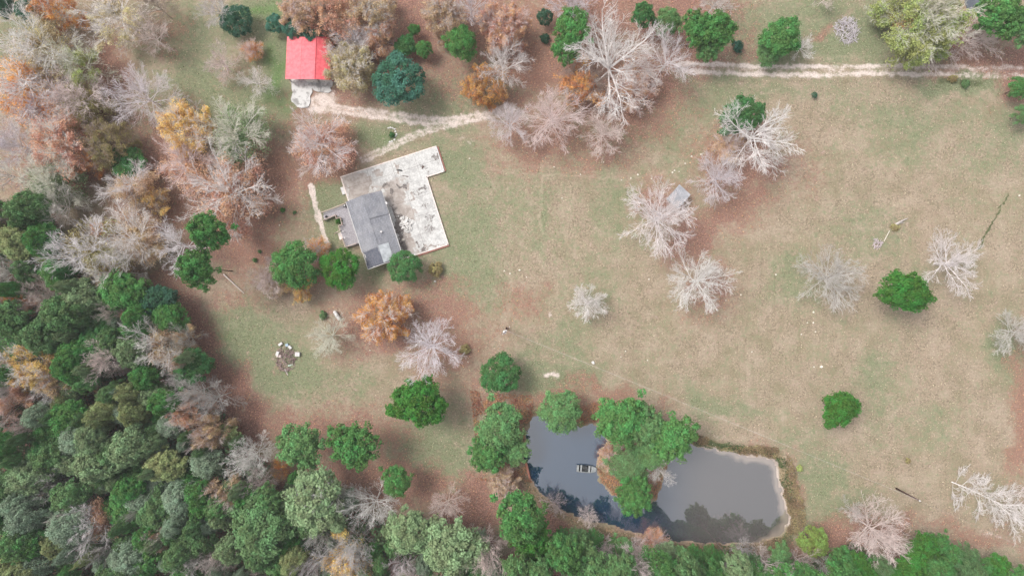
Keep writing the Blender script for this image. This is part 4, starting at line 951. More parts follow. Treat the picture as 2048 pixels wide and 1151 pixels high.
ground_scatter('green_grass', 110000, .085, (.15, .20, .085), 63, lambda a, b: (.10 + .6 * np.clip(a[:, 1], 0, 1)) * (1 - .9 * np.clip(a[:, 0], 0, 1)) * (1 - np.clip(a[:, 2], 0, 1)), .8)

# ---------------------------------------------------------------- house, deck and slab share one frame: s along the ridge, t across (photograph pixels)
HO = (691.0, 403.0); HD = (0.307, 0.952); HE = (0.952, -0.307)
HROT = math.atan2(-HD[1], HD[0])       # direction of +s in world
def hl(s_, t_, z=0.0):
    """local metres: +x along s, +y across"""
    return Vector((s_ * S, t_ * S, z))
house_base = Vector(((HO[0] - 1024) * S * .975, -(HO[1] - 575.5) * S * .975, 0))
M_SHINGLE, t_ = material('grey_shingles')
_v = t_.coord(); _w = t_.new('ShaderNodeTexBrick'); t_.l.new(_v, _w.inputs['Vector'])
_w.inputs['Scale'].default_value = 1; _w.inputs['Brick Width'].default_value = .9; _w.inputs['Row Height'].default_value = .26; _w.inputs['Mortar Size'].default_value = .02
_w.inputs['Color1'].default_value = (.205, .208, .235, 1); _w.inputs['Color2'].default_value = (.28, .285, .315, 1); _w.inputs['Mortar'].default_value = (.12, .12, .13, 1)
_n = t_.noise(_v, .5, 4, .6); _n2 = t_.noise(_v, 5, 3, .7)
_c = t_.mix(t_.ramp(_n, .35, .7, 0, .55), _w.outputs[0], (.36, .355, .37)); _c = t_.mix(t_.ramp(_n2, .4, .7, 0, .4), _c, (.14, .14, .155))
t_.bsdf(_c, .9, .2, bump=_n2, bs=.3, bd=.01)
M_SHDARK = simple('dark_shingles', (.085, .09, .115), (.14, .145, .17), 3, .85)
M_GALV = simple('galvanised_sheet', (.42, .44, .46), (.60, .62, .64), 1.2, .45, .5, .35, bs=.1)
M_WHITE = simple('white_trim', (.54, .52, .51), (.66, .64, .63), 2.0, .6)
M_SIDING = simple('siding', (.52, .48, .44), (.66, .62, .58), 1.5, .7)
M_DECK = simple('deck_wood', (.30, .28, .30), (.44, .415, .44), 4, .85, detail=6)
M_RAIL = simple('rail_wood', (.42, .33, .28), (.58, .47, .41), 3, .8)
M_BRICK = simple('red_brick', (.27, .11, .085), (.42, .20, .16), 5, .9)
M_COPE = simple('pink_coping', (.62, .52, .48), (.78, .70, .66), 3, .8)
M_BLACK = simple('black_metal', (.02, .02, .022), (.045, .045, .05), 3, .5)
M_RUBBLE = simple('rubble', (.42, .40, .385), (.80, .78, .75), 1.8, .9, bs=.5)
M_STONE = simple('pale_stone', (.55, .50, .42), (.82, .77, .68), 4, .85)
M_WOOD = simple('weathered_wood', (.33, .29, .27), (.55, .50, .47), 3, .9)
M_DKWOOD = simple('creosote_wood', (.07, .04, .035), (.13, .08, .07), 3, .9)
M_GLASS = simple('window_glass', (.03, .035, .04), (.05, .055, .06), 1, .1, .5)

def house():
    r = empty('house', house_base, HROT, 'house with grey shingle roof patched with metal sheets, beside the concrete slab', 'house')
    k = .97     # the roof is nearer to the lens than the ground
    def q(s_, t_, z): return Vector((s_ * S * k, t_ * S * k, z))
    ev, rg = 3.0, 4.35; TM = 36.5
    zr = lambda t_: ev + (rg - ev) * (1 - abs(t_ - TM) / TM) if t_ < 74 else ev
    # walls
    w = MB(); w.prism([q(5, 5, 0)[:2], q(128, 5, 0)[:2], q(128, 70, 0)[:2], q(5, 70, 0)[:2]], 0, ev - .12)
    for s0 in (5, 126):
        n = len(w.v); a = [q(s0, 6, ev - .12), q(s0 + 2, 6, ev - .12), q(s0 + 2, 69, ev - .12), q(s0, 69, ev - .12), q(s0, TM, rg - .3), q(s0 + 2, TM, rg - .3)]
        w.v += [tuple(p) for p in a]; w.f += [(n, n + 3, n + 4), (n + 1, n + 5, n + 2), (n, n + 4, n + 5, n + 1), (n + 3, n + 2, n + 5, n + 4)]
    wl_ = w.build('wall', M_SIDING, r)
    # windows and doors on the two long walls and the ends
    for s0, t0, dz, ww in ((22, 5, 1.0, 9), (60, 5, 1.0, 9), (96, 5, 1.0, 9), (30, 70, 1.0, 9), (70, 70, 1.0, 9), (108, 70, 1.0, 9)):
        f = MB(); y = t0 - .6 if t0 < 30 else t0 + .6
        a = q(s0, y, dz); f.box((0, -.05, 0), (ww * S, .05, 1.15), 0, a); fo = f.build('window', M_WHITE, r)
        g = MB(); y2 = -.055 if t0 < 30 else .02
        g.box((.07, y2, .08), (ww * S - .07, y2 + .035, 1.07), 0, a); g.build('pane', M_GLASS, fo)
    d = MB(); a = q(44, 4.4, .72); d.box((0, -.04, 0), (.95, .04, 2.05), 0, a); do = d.build('door', M_WHITE, r)
    hd = MB(); hd.lathe(q(44, 4.4, .72) + Vector((.85, -.05, 1)), [(0, .03), (.05, .035), (.08, .02)], (0, -1, 0), 8); hd.build('handle', M_BLACK, do)
    # roof: west plane, east plane in two runs (upper one steps down to the lower), rear addition with dark shingles and metal sheets
    def sheet(nm, s0, s1, ta, tb, mat, lift=0, th=.14, wav=None):
        m = MB(); m.slab([q(s0, ta, zr(ta) + lift), q(s1, ta, zr(ta) + lift), q(s1, tb, zr(tb) + lift), q(s0, tb, zr(tb) + lift)], th)
        v = [Vector(p) for p in m.v[:3]]
        if (v[1] - v[0]).cross(v[2] - v[0]).z < 0: m.f = [f[::-1] for f in m.f]
        return m.build(nm, mat, r)
    rw = sheet('roof', 0, 107, 0, TM, M_SHINGLE)
    sheet('roof', 0, 49, TM + .02, 74.6, M_SHINGLE, .16, .3)
    sheet('roof', 49.3, 130, TM + .02, 74.6, M_SHINGLE)
    ra = sheet('roof', 107.2, 130, 2, TM, M_SHINGLE, -.04)
    ra2 = sheet('roof', 130.2, 141.5, 2, 60, M_SHINGLE, -.04) if False else None
    m = MB(); m.slab([q(130.2, .5, zr(.5) - .05), q(142, .5, zr(.5) - .05), q(142, TM, zr(TM) - .05), q(130.2, TM, zr(TM) - .05)], .14); fixup(m); m.build('roof', M_SHDARK, r)
    m = MB(); m.slab([q(130.2, TM + .1, zr(TM) - .05), q(142, TM + .1, zr(TM) - .05), q(142, 60, zr(60) - .05), q(130.2, 60, zr(60) - .05)], .14); fixup(m); m.build('roof', M_SHINGLE, r)
    # dark new shingles laid with a wavy right edge
    m = MB(); top = []; 
    edge = [(107.6, 33), (110, 34.5), (114, 33), (118, 35), (124, 36.2), (130, 36.2), (136, 36.3), (140.5, 36.3)]
    pts = [(108.5, 3)] + edge + [(140.5, 3)]
    m.slab([q(a, b, zr(b) + .05) for a, b in pts], .06); fixup(m); m.build('shingle_patch', M_SHDARK, r)
    # metal sheets, each one a panel with standing ribs
    for i in range(5):
        a0 = 105 + i * 7.1
        m = MB(); m.slab([q(a0, TM + .6, zr(TM + .6) + .07 + .012 * (i % 2)), q(a0 + 6.9, TM + .6, zr(TM + .6) + .07), q(a0 + 6.9, 57, zr(57) + .08), q(a0, 57, zr(57) + .08 + .012 * (i % 2))], .02); fixup(m)
        pn = m.build('metal_sheet', M_GALV, r)
        g = MB(); c0 = q(a0 + 6.9, TM + .8, zr(TM + .8) + .1); c1 = q(a0 + 6.9, 56.8, zr(56.8) + .1); g.tube(c0, c1, .035, k=4); g.build('rib', M_GALV, pn)
    # ridge cap, fascia boards
    g = MB(); g.tube(q(0, TM, rg + .0), q(107, TM, rg + .0), .07, k=6); g.build('ridge_cap', M_SHINGLE, r)
    for a, b in (((0, -.8, ev - .1), (107, -.8, ev - .1)), ((107, .2, ev - .1), (142.8, .2, ev - .1)), ((142.8, .2, ev - .1), (142.8, 38, rg - .15)), ((142.8, 38, rg - .15), (142.8, 60, zr(60) - .1)), ((0, 75.3, ev - .05), (130, 75.3, ev - .1))):
        g = MB(); g.tube(q(*a), q(*b), .07, k=4); g.build('fascia_board', M_WHITE, r)
    # plumbing vent, small boxes at the eave
    g = MB(); c = q(80.5, 51, zr(51) - .05); g.lathe(c, [(0, .16), (.3, .14), (.32, .2), (.42, .2), (.5, .04)], k=10); g.build('roof_vent', M_WHITE, r)
    g = MB(); g.box((0, 0, -.7), (.45, .35, .12), 0, q(25, 74.7, ev)); g.build('meter_box', M_WHITE, r)
    g = MB(); c = q(112, 3.2, zr(3)); g.box((0, 0, .04), (.75, .12, .16), 0, c); g.build('gutter_piece', M_WHITE, r)
    g = MB(); c = q(141, 14, zr(14)); g.box((0, 0, -.1), (.22, .9, .02), 0, c); g.build('broken_trim', M_WHITE, r)
def fixup(m):
    v = [Vector(p) for p in m.v[:3]]
    if (v[1] - v[0]).cross(v[2] - v[0]).z < 0: m.f = [f[::-1] for f in m.f]
house()

def to_st(px, py): dx = px - HO[0]; dy = py - HO[1]; return dx * HD[0] + dy * HD[1], dx * HE[0] + dy * HE[1]

def deck():
    DZ = .72
    base = Vector(((HO[0] - 1024) * S, -(HO[1] - 575.5) * S, 0)) * .995; base.z = 0
    r = empty('wooden_deck', base, HROT, 'stepped weathered wooden deck with tan railings along the left side of the house', 'deck')
    px = [(646, 425), (691, 408), (700, 400), (730, 470), (716, 487), (692.5, 493.5), (686.5, 477), (681, 461), (679.5, 451.5), (686, 449), (682.6, 435.5), (675, 437.5), (672.5, 430.5), (649, 440)]
    st = np.array([to_st(*p) for p in px]); 
    bw = 2.2
    for i, t0 in enumerate(np.arange(st[:, 1].min(), 14, bw)):
        ss = np.arange(st[:, 0].min() - 2, st[:, 0].max() + 2, .5); ins = inside([tuple(p) for p in st], ss, np.full(ss.shape, t0 + bw / 2))
        run = None
        for s_, ok in list(zip(ss, ins)) + [(999, False)]:
            if ok and run is None: run = s_
            if not ok and run is not None:
                if last - run > 1.5:
                    mb = MB(); dz = RJ.uniform(-.008, .008)
                    mb.box((run * S, (t0 + .14) * S, DZ - .05 + dz), ((last + .5) * S, (t0 + bw - .14) * S, DZ + dz)); mb.build('board', M_DECK, r)
                run = None
            last = s_
    # posts under and railing round the free edges
    paths = [[(691, 408), (646, 425)], [(649, 440), (672.5, 430.5), (675, 437.5), (682.6, 435.5), (686, 449), (679.5, 451.5), (681.5, 461), (672.7, 465.8)], [(686.5, 477), (692.5, 493.5), (714, 486.5)]]
    for pa in paths:
        mb = MB(); L = [to_st(*p) for p in pa]
        for a, b in zip(L[:-1], L[1:]):
            for z in (DZ + .95,): mb.tube(hl(*a, z), hl(*b, z), .075, k=4)
            mb.tube(hl(*a, DZ + .2), hl(*b, DZ + .2), .035, k=4)
            n = max(2, int(math.hypot(a[0] - b[0], a[1] - b[1]) / 2.2))
            for i in range(1, n):
                c = (a[0] + (b[0] - a[0]) * i / n, a[1] + (b[1] - a[1]) * i / n); mb.tube(hl(*c, DZ + .2), hl(*c, DZ + .93), .02, k=4)
        mb.build('railing', M_RAIL, r)
        for a in L:
            m = MB(); m.box((-.06, -.06, 0), (.06, .06, DZ + 1.02), 0, hl(*a)); m.build('post', M_RAIL, r)
    s0, t0 = to_st(681, 462)
    for i in range(3):
        m = MB(); a = hl(*to_st(682 - i * 2.5, 463 + i * .9)); m.box((0, -.3, 0), (1.35, .22, DZ - .16 - i * .2), 0, a); m.build('step', M_COPE, r)
deck()

def slab():
    base = Vector(((HO[0] - 1024) * S, -(HO[1] - 575.5) * S, 0)) * .997; base.z = 0
    r = empty('concrete_slab', base, HROT, 'large stained white concrete slab with brick edge wrapping the house', 'slab')
    Z = .42
    m, t = material('stained_concrete')
    v = t.coord(); n1 = t.noise(v, .9, 5, .7); n2 = t.noise(v, 4, 4, .7); n3 = t.noise(v, .25, 3, .6); n4 = t.noise(v, 2.2, 6, .8)
    st = t.new('ShaderNodeAttribute', attribute_name='stain').outputs['Fac']; dkk = t.new('ShaderNodeAttribute', attribute_name='dark_mark').outputs['Fac']
    c = t.mix(t.ramp(n2, .35, .65), (.46, .45, .435), (.62, .61, .595)); c = t.mix(t.ramp(n1, .42, .66, 0, .6), c, (.30, .29, .285))
    s_ = t.ramp(t.math('ADD', st, t.math('MULTIPLY_ADD', n4, 2.0, -1.0)), .22, .5)
    c = t.mix(s_, c, t.mix(t.ramp(n1, .4, .6), (.30, .26, .235), (.42, .375, .345)))
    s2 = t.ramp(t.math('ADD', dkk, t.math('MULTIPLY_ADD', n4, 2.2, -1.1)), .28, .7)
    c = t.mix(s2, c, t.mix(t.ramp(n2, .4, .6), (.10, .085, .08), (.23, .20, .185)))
    t.bsdf(c, .85, .25, bump=n2, bs=.2, bd=.01)
    rects = [(-49, 2, 6.5, 205), (2, 143, 66, 168)]
    V = []; F = []; A = []; B = []
    stains = [(-25, 34, 26, 30, .95), (-44, 20, 8, 14, .9), (-8, 25, 10, 20, 1), (30, 100, 40, 14, .8), (58, 108, 24, 20, 1.1), (-28, 118, 12, 4, .9), (-35, 78, 6, 12, .7), (118, 92, 28, 11, 1.0), (20, 88, 24, 10, .8), (-5, 100, 14, 30, .5), (75, 92, 14, 10, .8),
              (10, 120, 5, 16, .7), (35, 128, 10, 3, .5), (0, 60, 6, 30, .8), (140, 130, 4, 40, .5)]
    dark_marks = [(62, 90, 40, 5, .9), (100, 82, 38, 7, 1.0), (72, 95, 20, 9, .7), (15, 92, 12, 6, .75), (-8, 85, 10, 10, .6), (-14, 126, 3, 8, .9), (0, 130, 3, 14, .45), (-30, 160, 8, 6, .4), (-16, 170, 8, 7, .4), (-2, 178, 8, 4, .6), (3, 115, 6, 14, .6), (-30, 200, 20, 5, .5),  # dark marks on the concrete, densest in a strip along the house wall
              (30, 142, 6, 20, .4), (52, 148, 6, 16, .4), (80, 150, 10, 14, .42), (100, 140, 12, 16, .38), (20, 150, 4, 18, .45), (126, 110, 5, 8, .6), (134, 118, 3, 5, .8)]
    def acc(lst, s_, t_):
        o = 0; A1 = lambda q_, w_: float(vnoise(np.array([s_ + 300.]), np.array([t_ + 300.]), w_, q_)[0]) - .5
        s_ = s_ + A1(61, 9) * 16 + A1(62, 4) * 7; t_ = t_ + A1(63, 9) * 16 + A1(64, 4) * 7
        for a, b, ra, rb, v_ in lst: o = max(o, 1.25 * v_ * (1 - float(sstep(.4, 1.25, math.hypot((s_ - a) / ra, (t_ - b) / rb)))))
        return o
    for s0, s1, t0, t1 in rects:
        ns, nt = int((s1 - s0) / 1.6) + 1, int((t1 - t0) / 1.6) + 1; o = len(V)
        for i in range(ns + 1):
            for j in range(nt + 1):
                a = s0 + (s1 - s0) * i / ns; b = t0 + (t1 - t0) * j / nt
                V.append(tuple(hl(a, b, Z))); A.append(acc(stains, a, b)); B.append(acc(dark_marks, a, b))
        for i in range(ns):
            for j in range(nt):
                k = o + i * (nt + 1) + j; F.append((k, k + nt + 1, k + nt + 2, k + 1))
    me = np_mesh('slab_top', np.array(V), np.array(F), m, False, attrs={'stain': A, 'dark_mark': B}); add('slab_top', me, r)
    path = [(-49, 6.5), (-49, 205), (2, 203), (2, 168), (143, 168), (143, 68)]
    w = MB()
    for a, b in zip(path[:-1] , path[1:]):
        pass
    # solid body just under the top
    w.prism([hl(-48.6, 7)[:2], hl(1.6, 7)[:2], hl(1.6, 204.5)[:2], hl(-48.6, 204.5)[:2]], -.1, Z - .01); w.prism([hl(1.7, 66)[:2], hl(142.6, 66)[:2], hl(142.6, 167.6)[:2], hl(1.7, 167.6)[:2]], -.1, Z - .012)
    w.build('slab_body', M_BRICK, r)
    for a, b, mat, nm in (((-49.7, 5.5), (-49.7, 205.5), M_COPE, 'coping'), ((-49, 6), (3, 6), M_COPE, 'coping'), ((-48.8, 205.6), (2.4, 205.6), M_WHITE, 'coping'), ((2.6, 206), (2.6, 169), M_COPE, 'coping'), ((3.2, 168.8), (144, 168.8), M_COPE, 'coping'), ((143.8, 168), (143.8, 72), M_COPE, 'coping')):
        p0, p1 = hl(*a), hl(*b); g = MB(); x0, x1 = sorted((p0.x, p1.x)); y0, y1 = sorted((p0.y, p1.y))
        g.box((x0 - .1, y0 - .1, -.05), (x1 + .1, y1 + .1, Z + .03)); g.build(nm, mat, r)
    L = [(144.4, 170), (144.4, 72)]
    g = MB(); g.box((14.52, 7.2, -.05), (14.75, 17.0, .28)); g.build('brick_edge', M_BRICK, r)
    g = MB(); g.box((-4.9, 20.75, -.05), (.3, 20.95, .25)); g.build('brick_edge', M_BRICK, r)
    for a, b, c_, d_ in ((3, 168, 66, 66.3),):
        pass
    for s0, s1, t0, t1 in ((-24, -23.7, 7, 204), (36, 36.3, 76, 167.5), (72, 72.3, 76, 167.5), (108, 108.3, 76, 167.5), (-48.5, 2, 60, 60.3), (-48.5, 2, 110, 110.3), (-48.5, 2, 158, 158.3), (2, 142, 122, 122.3)):
        g = MB(); g.box((s0 * S, t0 * S, Z + .001), (s1 * S, t1 * S, Z + .006)); g.build('joint', M_DKWOOD, r)
    # concrete step on the left side
    g = MB(); a = hl(*to_st(686, 381)); g.box((-.75, -.35, 0), (.75, .35, .3), 0, a); g.build('step', M_WHITE, r)
slab()

# crumpled pile of broken concrete on the slab
def rubble():
    c = P(812, 448, .5); o = empty('rubble_heap', (c.x, c.y, .42), .3, 'heap of broken white rubble lying on the stained slab right of the house', 'rubble heap')
    R = random.Random(4)
    for i in range(80):
        a = R.uniform(0, 6.28); q_ = R.random() ** .6; x = math.cos(a) * q_ * 1.15; y = math.sin(a) * q_ * 1.7; z = .42 * (1 - q_) 
        m = MB(); n = R.randint(5, 7); rr = R.uniform(.14, .38); pts = [(math.cos(6.28 * k / n) * rr * R.uniform(.7, 1.1), math.sin(6.28 * k / n) * rr * R.uniform(.7, 1.1)) for k in range(n)]
        m.prism(pts, -.06, R.uniform(.04, .16)); b = m.build('rubble_piece', M_RUBBLE, o); b.location = (x, y, z + .06); b.rotation_euler = (R.uniform(-.6, .6), R.uniform(-.6, .6), R.uniform(0, 6))
rubble()
def litter_on_slab():
    for x, y, sx_, sy_, mat, nm, lab in ((797, 432, .3, .3, M_WHITE, 'bucket', 'small white bucket on the dark-marked slab above the rubble heap'), (806, 479, .55, .35, M_STONE, 'stone', 'pale stone on the brown stain below the rubble heap'), (799, 341, .6, .3, M_BLACK, 'plank', 'short black plank on the upper arm of the slab'),
                              (846, 335, .35, .6, M_DKWOOD, 'plank', 'dark board leaning near the inner corner of the slab')):
        c = P(x, y, .45); m = MB()
        if nm == 'bucket': m.lathe((0, 0, 0), [(0, .11), (.3, .15), (.31, .17), (.27, .13), (.04, .10)], k=12)
        elif nm == 'stone': m.prism([(-.3, -.1), (-.1, -.22), (.2, -.18), (.32, .05), (.1, .2), (-.2, .16)], 0, .14)
        else:
            m.box((-sx_, -.09, 0), (sx_, .09, .05)); m.box((-sx_ * .5, .1, 0), (sx_ * .8, .22, .04))
        o = m.build(nm, mat); o.location = (c.x, c.y, .425); o.rotation_euler.z = .3 if nm != 'plank' else -.2 + (y < 340) * 1.1; tag(o, lab, nm)
litter_on_slab()
# things on the deck
def deck_things():
    c = P(689.5, 411, 1.3); r = empty('grill', (c.x, c.y, .725), .3, 'small black grill with a white lid at the top corner of the deck', 'grill')
    m = MB(); m.box((-.3, -.25, .55), (.3, .25, .8)); m.build('body', M_BLACK, r)
    m = MB(); m.box((-.14, -.14, .8), (.14, .14, .9)); m.build('lid', M_WHITE, r)
    for a in (-.25, .25):
        for b in (-.2, .2): m = MB(); m.tube((a, b, 0), (a, b, .55), .02, k=5); m.build('leg', M_BLACK, r)
    c = P(653, 433.5, 1.0); m = MB(); m.lathe((0, 0, 0), [(0, .16), (.35, .24), (.38, .27), (.33, .2), (.1, .14)], k=12); o = m.build('plant_pot', M_BLACK); o.location = (c.x, c.y, .725); tag(o, 'dark pot at the outer end of the deck walkway', 'pot')
    for x, y, l in ((686.4, 462.7, 'white lamp on the post at the top of the deck steps'), (690, 475, 'white lamp on the post at the bottom of the deck steps')):
        c = P(x, y, 1.6); m = MB(); m.lathe((0, 0, 0), [(0, .05), (.85, .05), (.87, .14), (1.0, .16), (1.08, .04)], k=10); o = m.build('post_lamp', M_WHITE); o.location = (c.x, c.y, .725); tag(o, l, 'lamp')
deck_things()
tree('bush', 679, 442, 7, 1.2, 'small green shrub in the notch of the deck', 'bright', 'brown', 0)

# ---------------------------------------------------------------- red-roofed barn
def barn():
    BZ = 3.3
    def q(x, y, z): p = P(x, y, z); return Vector((p.x, p.y, z))
    b0 = P(615, 115, 0)
    r = empty('barn', (b0.x, b0.y, 0), 0, 'small barn with a red metal roof and a lean-to on its left side', 'barn')
    def g(x, y, z): return q(x, y, z) - Vector((b0.x, b0.y, 0))
    M_RED = simple('red_metal', (.70, .105, .13), (.80, .165, .19), 1.6, .5, .35, .0, bs=.03)
    M_REDW = simple('red_wall', (.40, .02, .03), (.52, .035, .05), 1.2, .7)
    X = [573.2, 603.3, 631.0, 659.5]; Zt = [2.5, 3.15, 4.1, 3.0]; yt = [73.3, 74.0, 72.2, 74.6]; yb = [158.2, 158.4, 158.2, 160.2]; xb = [570.6, 600.3, 629.2, 660.8]; xt = [574.2, 604.6, 632.4, 658.5]
    for i in range(3):
        lift = .07 if i >= 1 else 0
        z0 = Zt[i] + lift; z1 = Zt[i + 1] + (lift if i else 0)
        A, B, C, D = g(xt[i], yt[i], z0), g(xb[i], yb[i], z0), g(xb[i + 1], yb[i + 1], z1), g(xt[i + 1], yt[i + 1], z1)
        if i == 0: C += Vector((-.03, 0, 0)); D += Vector((-.03, 0, 0))
        m = MB(); m.slab([A, B, C, D], .06); fixup(m); ro = m.build('roof', M_RED, r)
        for k in range(1, 11):
            f = k / 11; a = A.lerp(B, f); b = D.lerp(C, f); mm = MB(); mm.tube(a + Vector((0, 0, .012)), b + Vector((0, 0, .012)), .022, k=4); mm.build('rib', M_RED, ro)
    m = MB(); m.tube(g(xt[2], yt[2], 4.2), g(xb[2], yb[2], 4.2), .07, k=6); m.build('ridge_cap', M_RED, r)
    # walls of the closed main bay
    x0, x1 = g(606, 0, 0).x, g(660.5, 0, 0).x
    ytop = g(0, 76.5, 2.9).y; ybot = g(0, 160.5, 0).y + .35
    xw0, xw1 = g(604.5, 100, 3.0).x + .15, g(661, 100, 2.6).x - .1
    xr = g(631, 100, 4.1).x
    def gable(y, dy, mat, nm):
        m = MB(); pts = [(xw0, 0), (xw1, 0), (xw1, 2.75), (xr, 3.95), (xw0, 3.0)]
        n = len(m.v); m.v += [(a, y, b) for a, b in pts] + [(a, y + dy, b) for a, b in pts]; k = 5
        m.f += [tuple(range(n, n + k)), tuple(range(n + 2 * k - 1, n + k - 1, -1))] + [(n + (i + 1) % k, n + i, n + k + i, n + k + (i + 1) % k) for i in range(k)]
        return m.build(nm, mat, r)
    yS = g(0, 159.2, 3.0).y + .25; yN = g(0, 74.0, 3.0).y - .25
    gable(yS, .15, M_WHITE, 'wall'); gable(yN - .15, .15, M_REDW, 'wall')
    m = MB(); m.box((xw1 - .15, yS + .15, 0), (xw1, yN - .15, 2.7)); m.build('wall', M_REDW, r)
    m = MB(); m.box((xw0, yS + .15, 0), (xw0 + .15, yN - .15, 2.95)); m.build('wall', M_REDW, r)
    for cx_ in (xw0 + 1.55, xw1 - 1.55):
        m = MB(); m.box((cx_ - 1.2, yS - .04, .02), (cx_ + 1.2, yS - .003, 2.2)); dr = m.build('door', M_WHITE, r)
        m = MB(); m.box((cx_ - .1, yS - .09, 1.0), (cx_ + .1, yS - .042, 1.06)); m.build('handle', M_BLACK, dr)
    for yy in np.linspace(yS + .2, yN - .3, 4):
        m = MB(); m.box((-.07, -.07, 0), (.07, .07, 2.5), 0, (g(572, 100, 2.5).x + .3, yy, 0)); m.build('post', M_WOOD, r)
    m = MB(); m.prism([(g(573, 0, 0).x + .9, yS - .2), (xw0 - .02, yS - .2), (xw0 - .02, yN), (g(573, 0, 0).x + .9, yN)], 0, .1)
    m.build('floor', simple('barn_floor', (.3, .28, .26), (.45, .43, .4), 2), r)
barn()
def apron():
    pts = [(200, 660), (194, 740), (195, 800), (210, 850), (184, 940), (196, 975), (222, 990), (270, 1045), (340, 1060), (395, 1055), (430, 1030), (450, 960), (443, 900), (475, 850), (470, 790), (500, 822), (560, 842), (640, 850), (690, 856), (735, 825), (712, 785), (745, 765), (752, 700), (745, 660)]
    P2 = [P(555 + u / 6.77, 60 + v / 6.77) for u, v in pts]
    m = MB(); m.prism([(p.x, p.y) for p in P2], -.1, .2)
    mat = simple('apron_concrete', (.30, .29, .28), (.58, .57, .56), .9, .85, bs=.2, lo=.38, hi=.56)
    tag(m.build('concrete_apron', mat), 'pale round-edged concrete apron in front of the red-roofed barn', 'apron')
apron()

# grey shed half under the round bare tree
def shed():
    def q(x, y, z): return P(x, y, z)
    c = P(1352, 396, 0); r = empty('shed', (c.x, c.y, 0), math.radians(-42), 'small grey-roofed shed half hidden under the dense round bare tree', 'shed')
    m = MB(); m.box((-1.25, -1.6, 0), (1.25, 1.6, 2.05)); m.build('wall', M_SIDING, r)
    mr = simple('faded_sheet', (.30, .31, .34), (.43, .43, .46), 1.5, .6, .4, .1)
    m = MB(); m.slab([(-1.5, -1.9, 2.15), (1.5, -1.9, 2.15), (1.5, 0, 2.65), (-1.5, 0, 2.65)], .08); fixup(m); m.build('roof', mr, r)
    m = MB(); m.slab([(-1.5, .01, 2.65), (1.5, .01, 2.65), (1.5, 1.9, 2.15), (-1.5, 1.9, 2.15)], .08); fixup(m); m.build('roof', mr, r)
    m = MB(); m.box((1.255, -.5, 0), (1.3, .5, 1.9)); d = m.build('door', M_WOOD, r)
    m = MB(); m.box((1.302, .32, .9), (1.35, .38, 1.05)); m.build('handle', M_BLACK, d)
shed()

# ---------------------------------------------------------------- boat
def boat():
    c = P(1173, 936.3, -.5)
    r = empty('boat', (c.x, c.y, WATER_Z - .1), math.radians(-4), 'grey flat-bottomed rowing boat nosed against the peninsula', 'boat')
    M_AL = simple('boat_metal', (.22, .235, .24), (.31, .325, .335), 2, .6, .3); M_IN = simple('boat_inside', (.20, .195, .21), (.28, .27, .29), 3, .8); M_SEAT = simple('boat_seat', (.27, .285, .29), (.34, .355, .36), 3, .6); M_GUN = simple('boat_rim', (.05, .07, .09), (.1, .12, .14), 3, .5)
    st = [(-1.95, .66), (-1.2, .74), (0, .76), (1.0, .68), (1.6, .50), (1.95, .33)]
    m = MB()
    for side in (1, -1):
        for (xa, wa), (xb, wb) in zip(st[:-1], st[1:]):
            o = [(xa, side * wa, .5), (xb, side * wb, .5), (xb, side * wb * .85, 0), (xa, side * wa * .85, 0)]
            i_ = [(p[0], p[1] - side * .05, p[2]) for p in o]
            m.poly(o if side < 0 else o[::-1]); m.poly(i_[::-1] if side < 0 else i_)
    for (xa, wa), (xb, wb) in zip(st[:-1], st[1:]): m.poly([(xa, -wa * .85, .02), (xb, -wb * .85, .02), (xb, wb * .85, .02), (xa, wa * .85, .02)])
    m.box((-1.99, -.66, 0), (-1.93, .66, .48)); m.box((1.93, -.34, .02), (1.99, .34, .52)); m.build('hull', M_AL, r)
    m = MB()
    for (xa, wa), (xb, wb) in zip(st[:-1], st[1:]): m.poly([(xa + .01, -wa * .84, .10), (xb - .01, -wb * .84, .10), (xb - .01, wb * .84, .10), (xa + .01, wa * .84, .10)])
    m.build('floor', M_IN, r)
    for side in (1, -1):
        m = MB()
        for (xa, wa), (xb, wb) in zip(st[:-1], st[1:]): m.tube((xa, side * wa, .52), (xb, side * wb, .52), .045, k=5)
        m.build('gunwale', M_GUN if side > 0 else M_AL, r)
    for x, w, d, mt in ((-1.72, .60, .18, M_SEAT), (-1.1, .68, .17, M_SEAT), (.55, .66, .2, M_SEAT)):
        m = MB(); m.box((x - d, -w, .34), (x + d, w, .42)); m.build('seat', mt, r)
    m = MB(); m.slab([(.95, -.62, .47), (1.9, -.33, .5), (1.9, .33, .5), (.95, .62, .47)], .05); fixup(m); m.build('bow_deck', M_AL, r)
    m = MB(); m.box((.12, -.42, .1), (.34, .30, .3)); m.build('dark_hole', M_BLACK, r)  # black block: the shade of a dark hole put into its colour
    for y in (-.3, .0, .3):
        m = MB(); m.box((-.85, y - .03, .105), (.1, y + .03, .14)); m.build('floor_rib', M_AL, r)
boat()

# ---------------------------------------------------------------- gas tank, junk pile, brush piles
def tank():
    a = P(668, 621, .6); b = P(680, 640, .6); c = (a + b) / 2; d = (b - a); L = d.length; ang = math.atan2(d.y, d.x)
    r = empty('gas_tank', (c.x, c.y, 0), ang, 'white cylindrical gas tank above the thin grey bare tree', 'tank')
    m = MB(); R_ = .36; m.lathe((-L / 2, 0, .62), [(0, .02), (.03, .16), (.1, .27), (.22, .34), (.36, R_), (L - .36, R_), (L - .22, .34), (L - .1, .27), (L - .03, .16), (L, .02)], (1, 0, 0), 20); m.build('body', M_WHITE, r, True)
    m = MB(); m.lathe((0, 0, .95), [(0, .16), (.16, .16), (.2, .1)], k=12); m.build('valve_cover', M_WHITE, r)
    for x in (-L * .3, L * .3):
        m = MB(); m.box((x - .08, -.25, 0), (x + .08, .25, .32)); m.build('leg', M_RUBBLE, r)
tank()

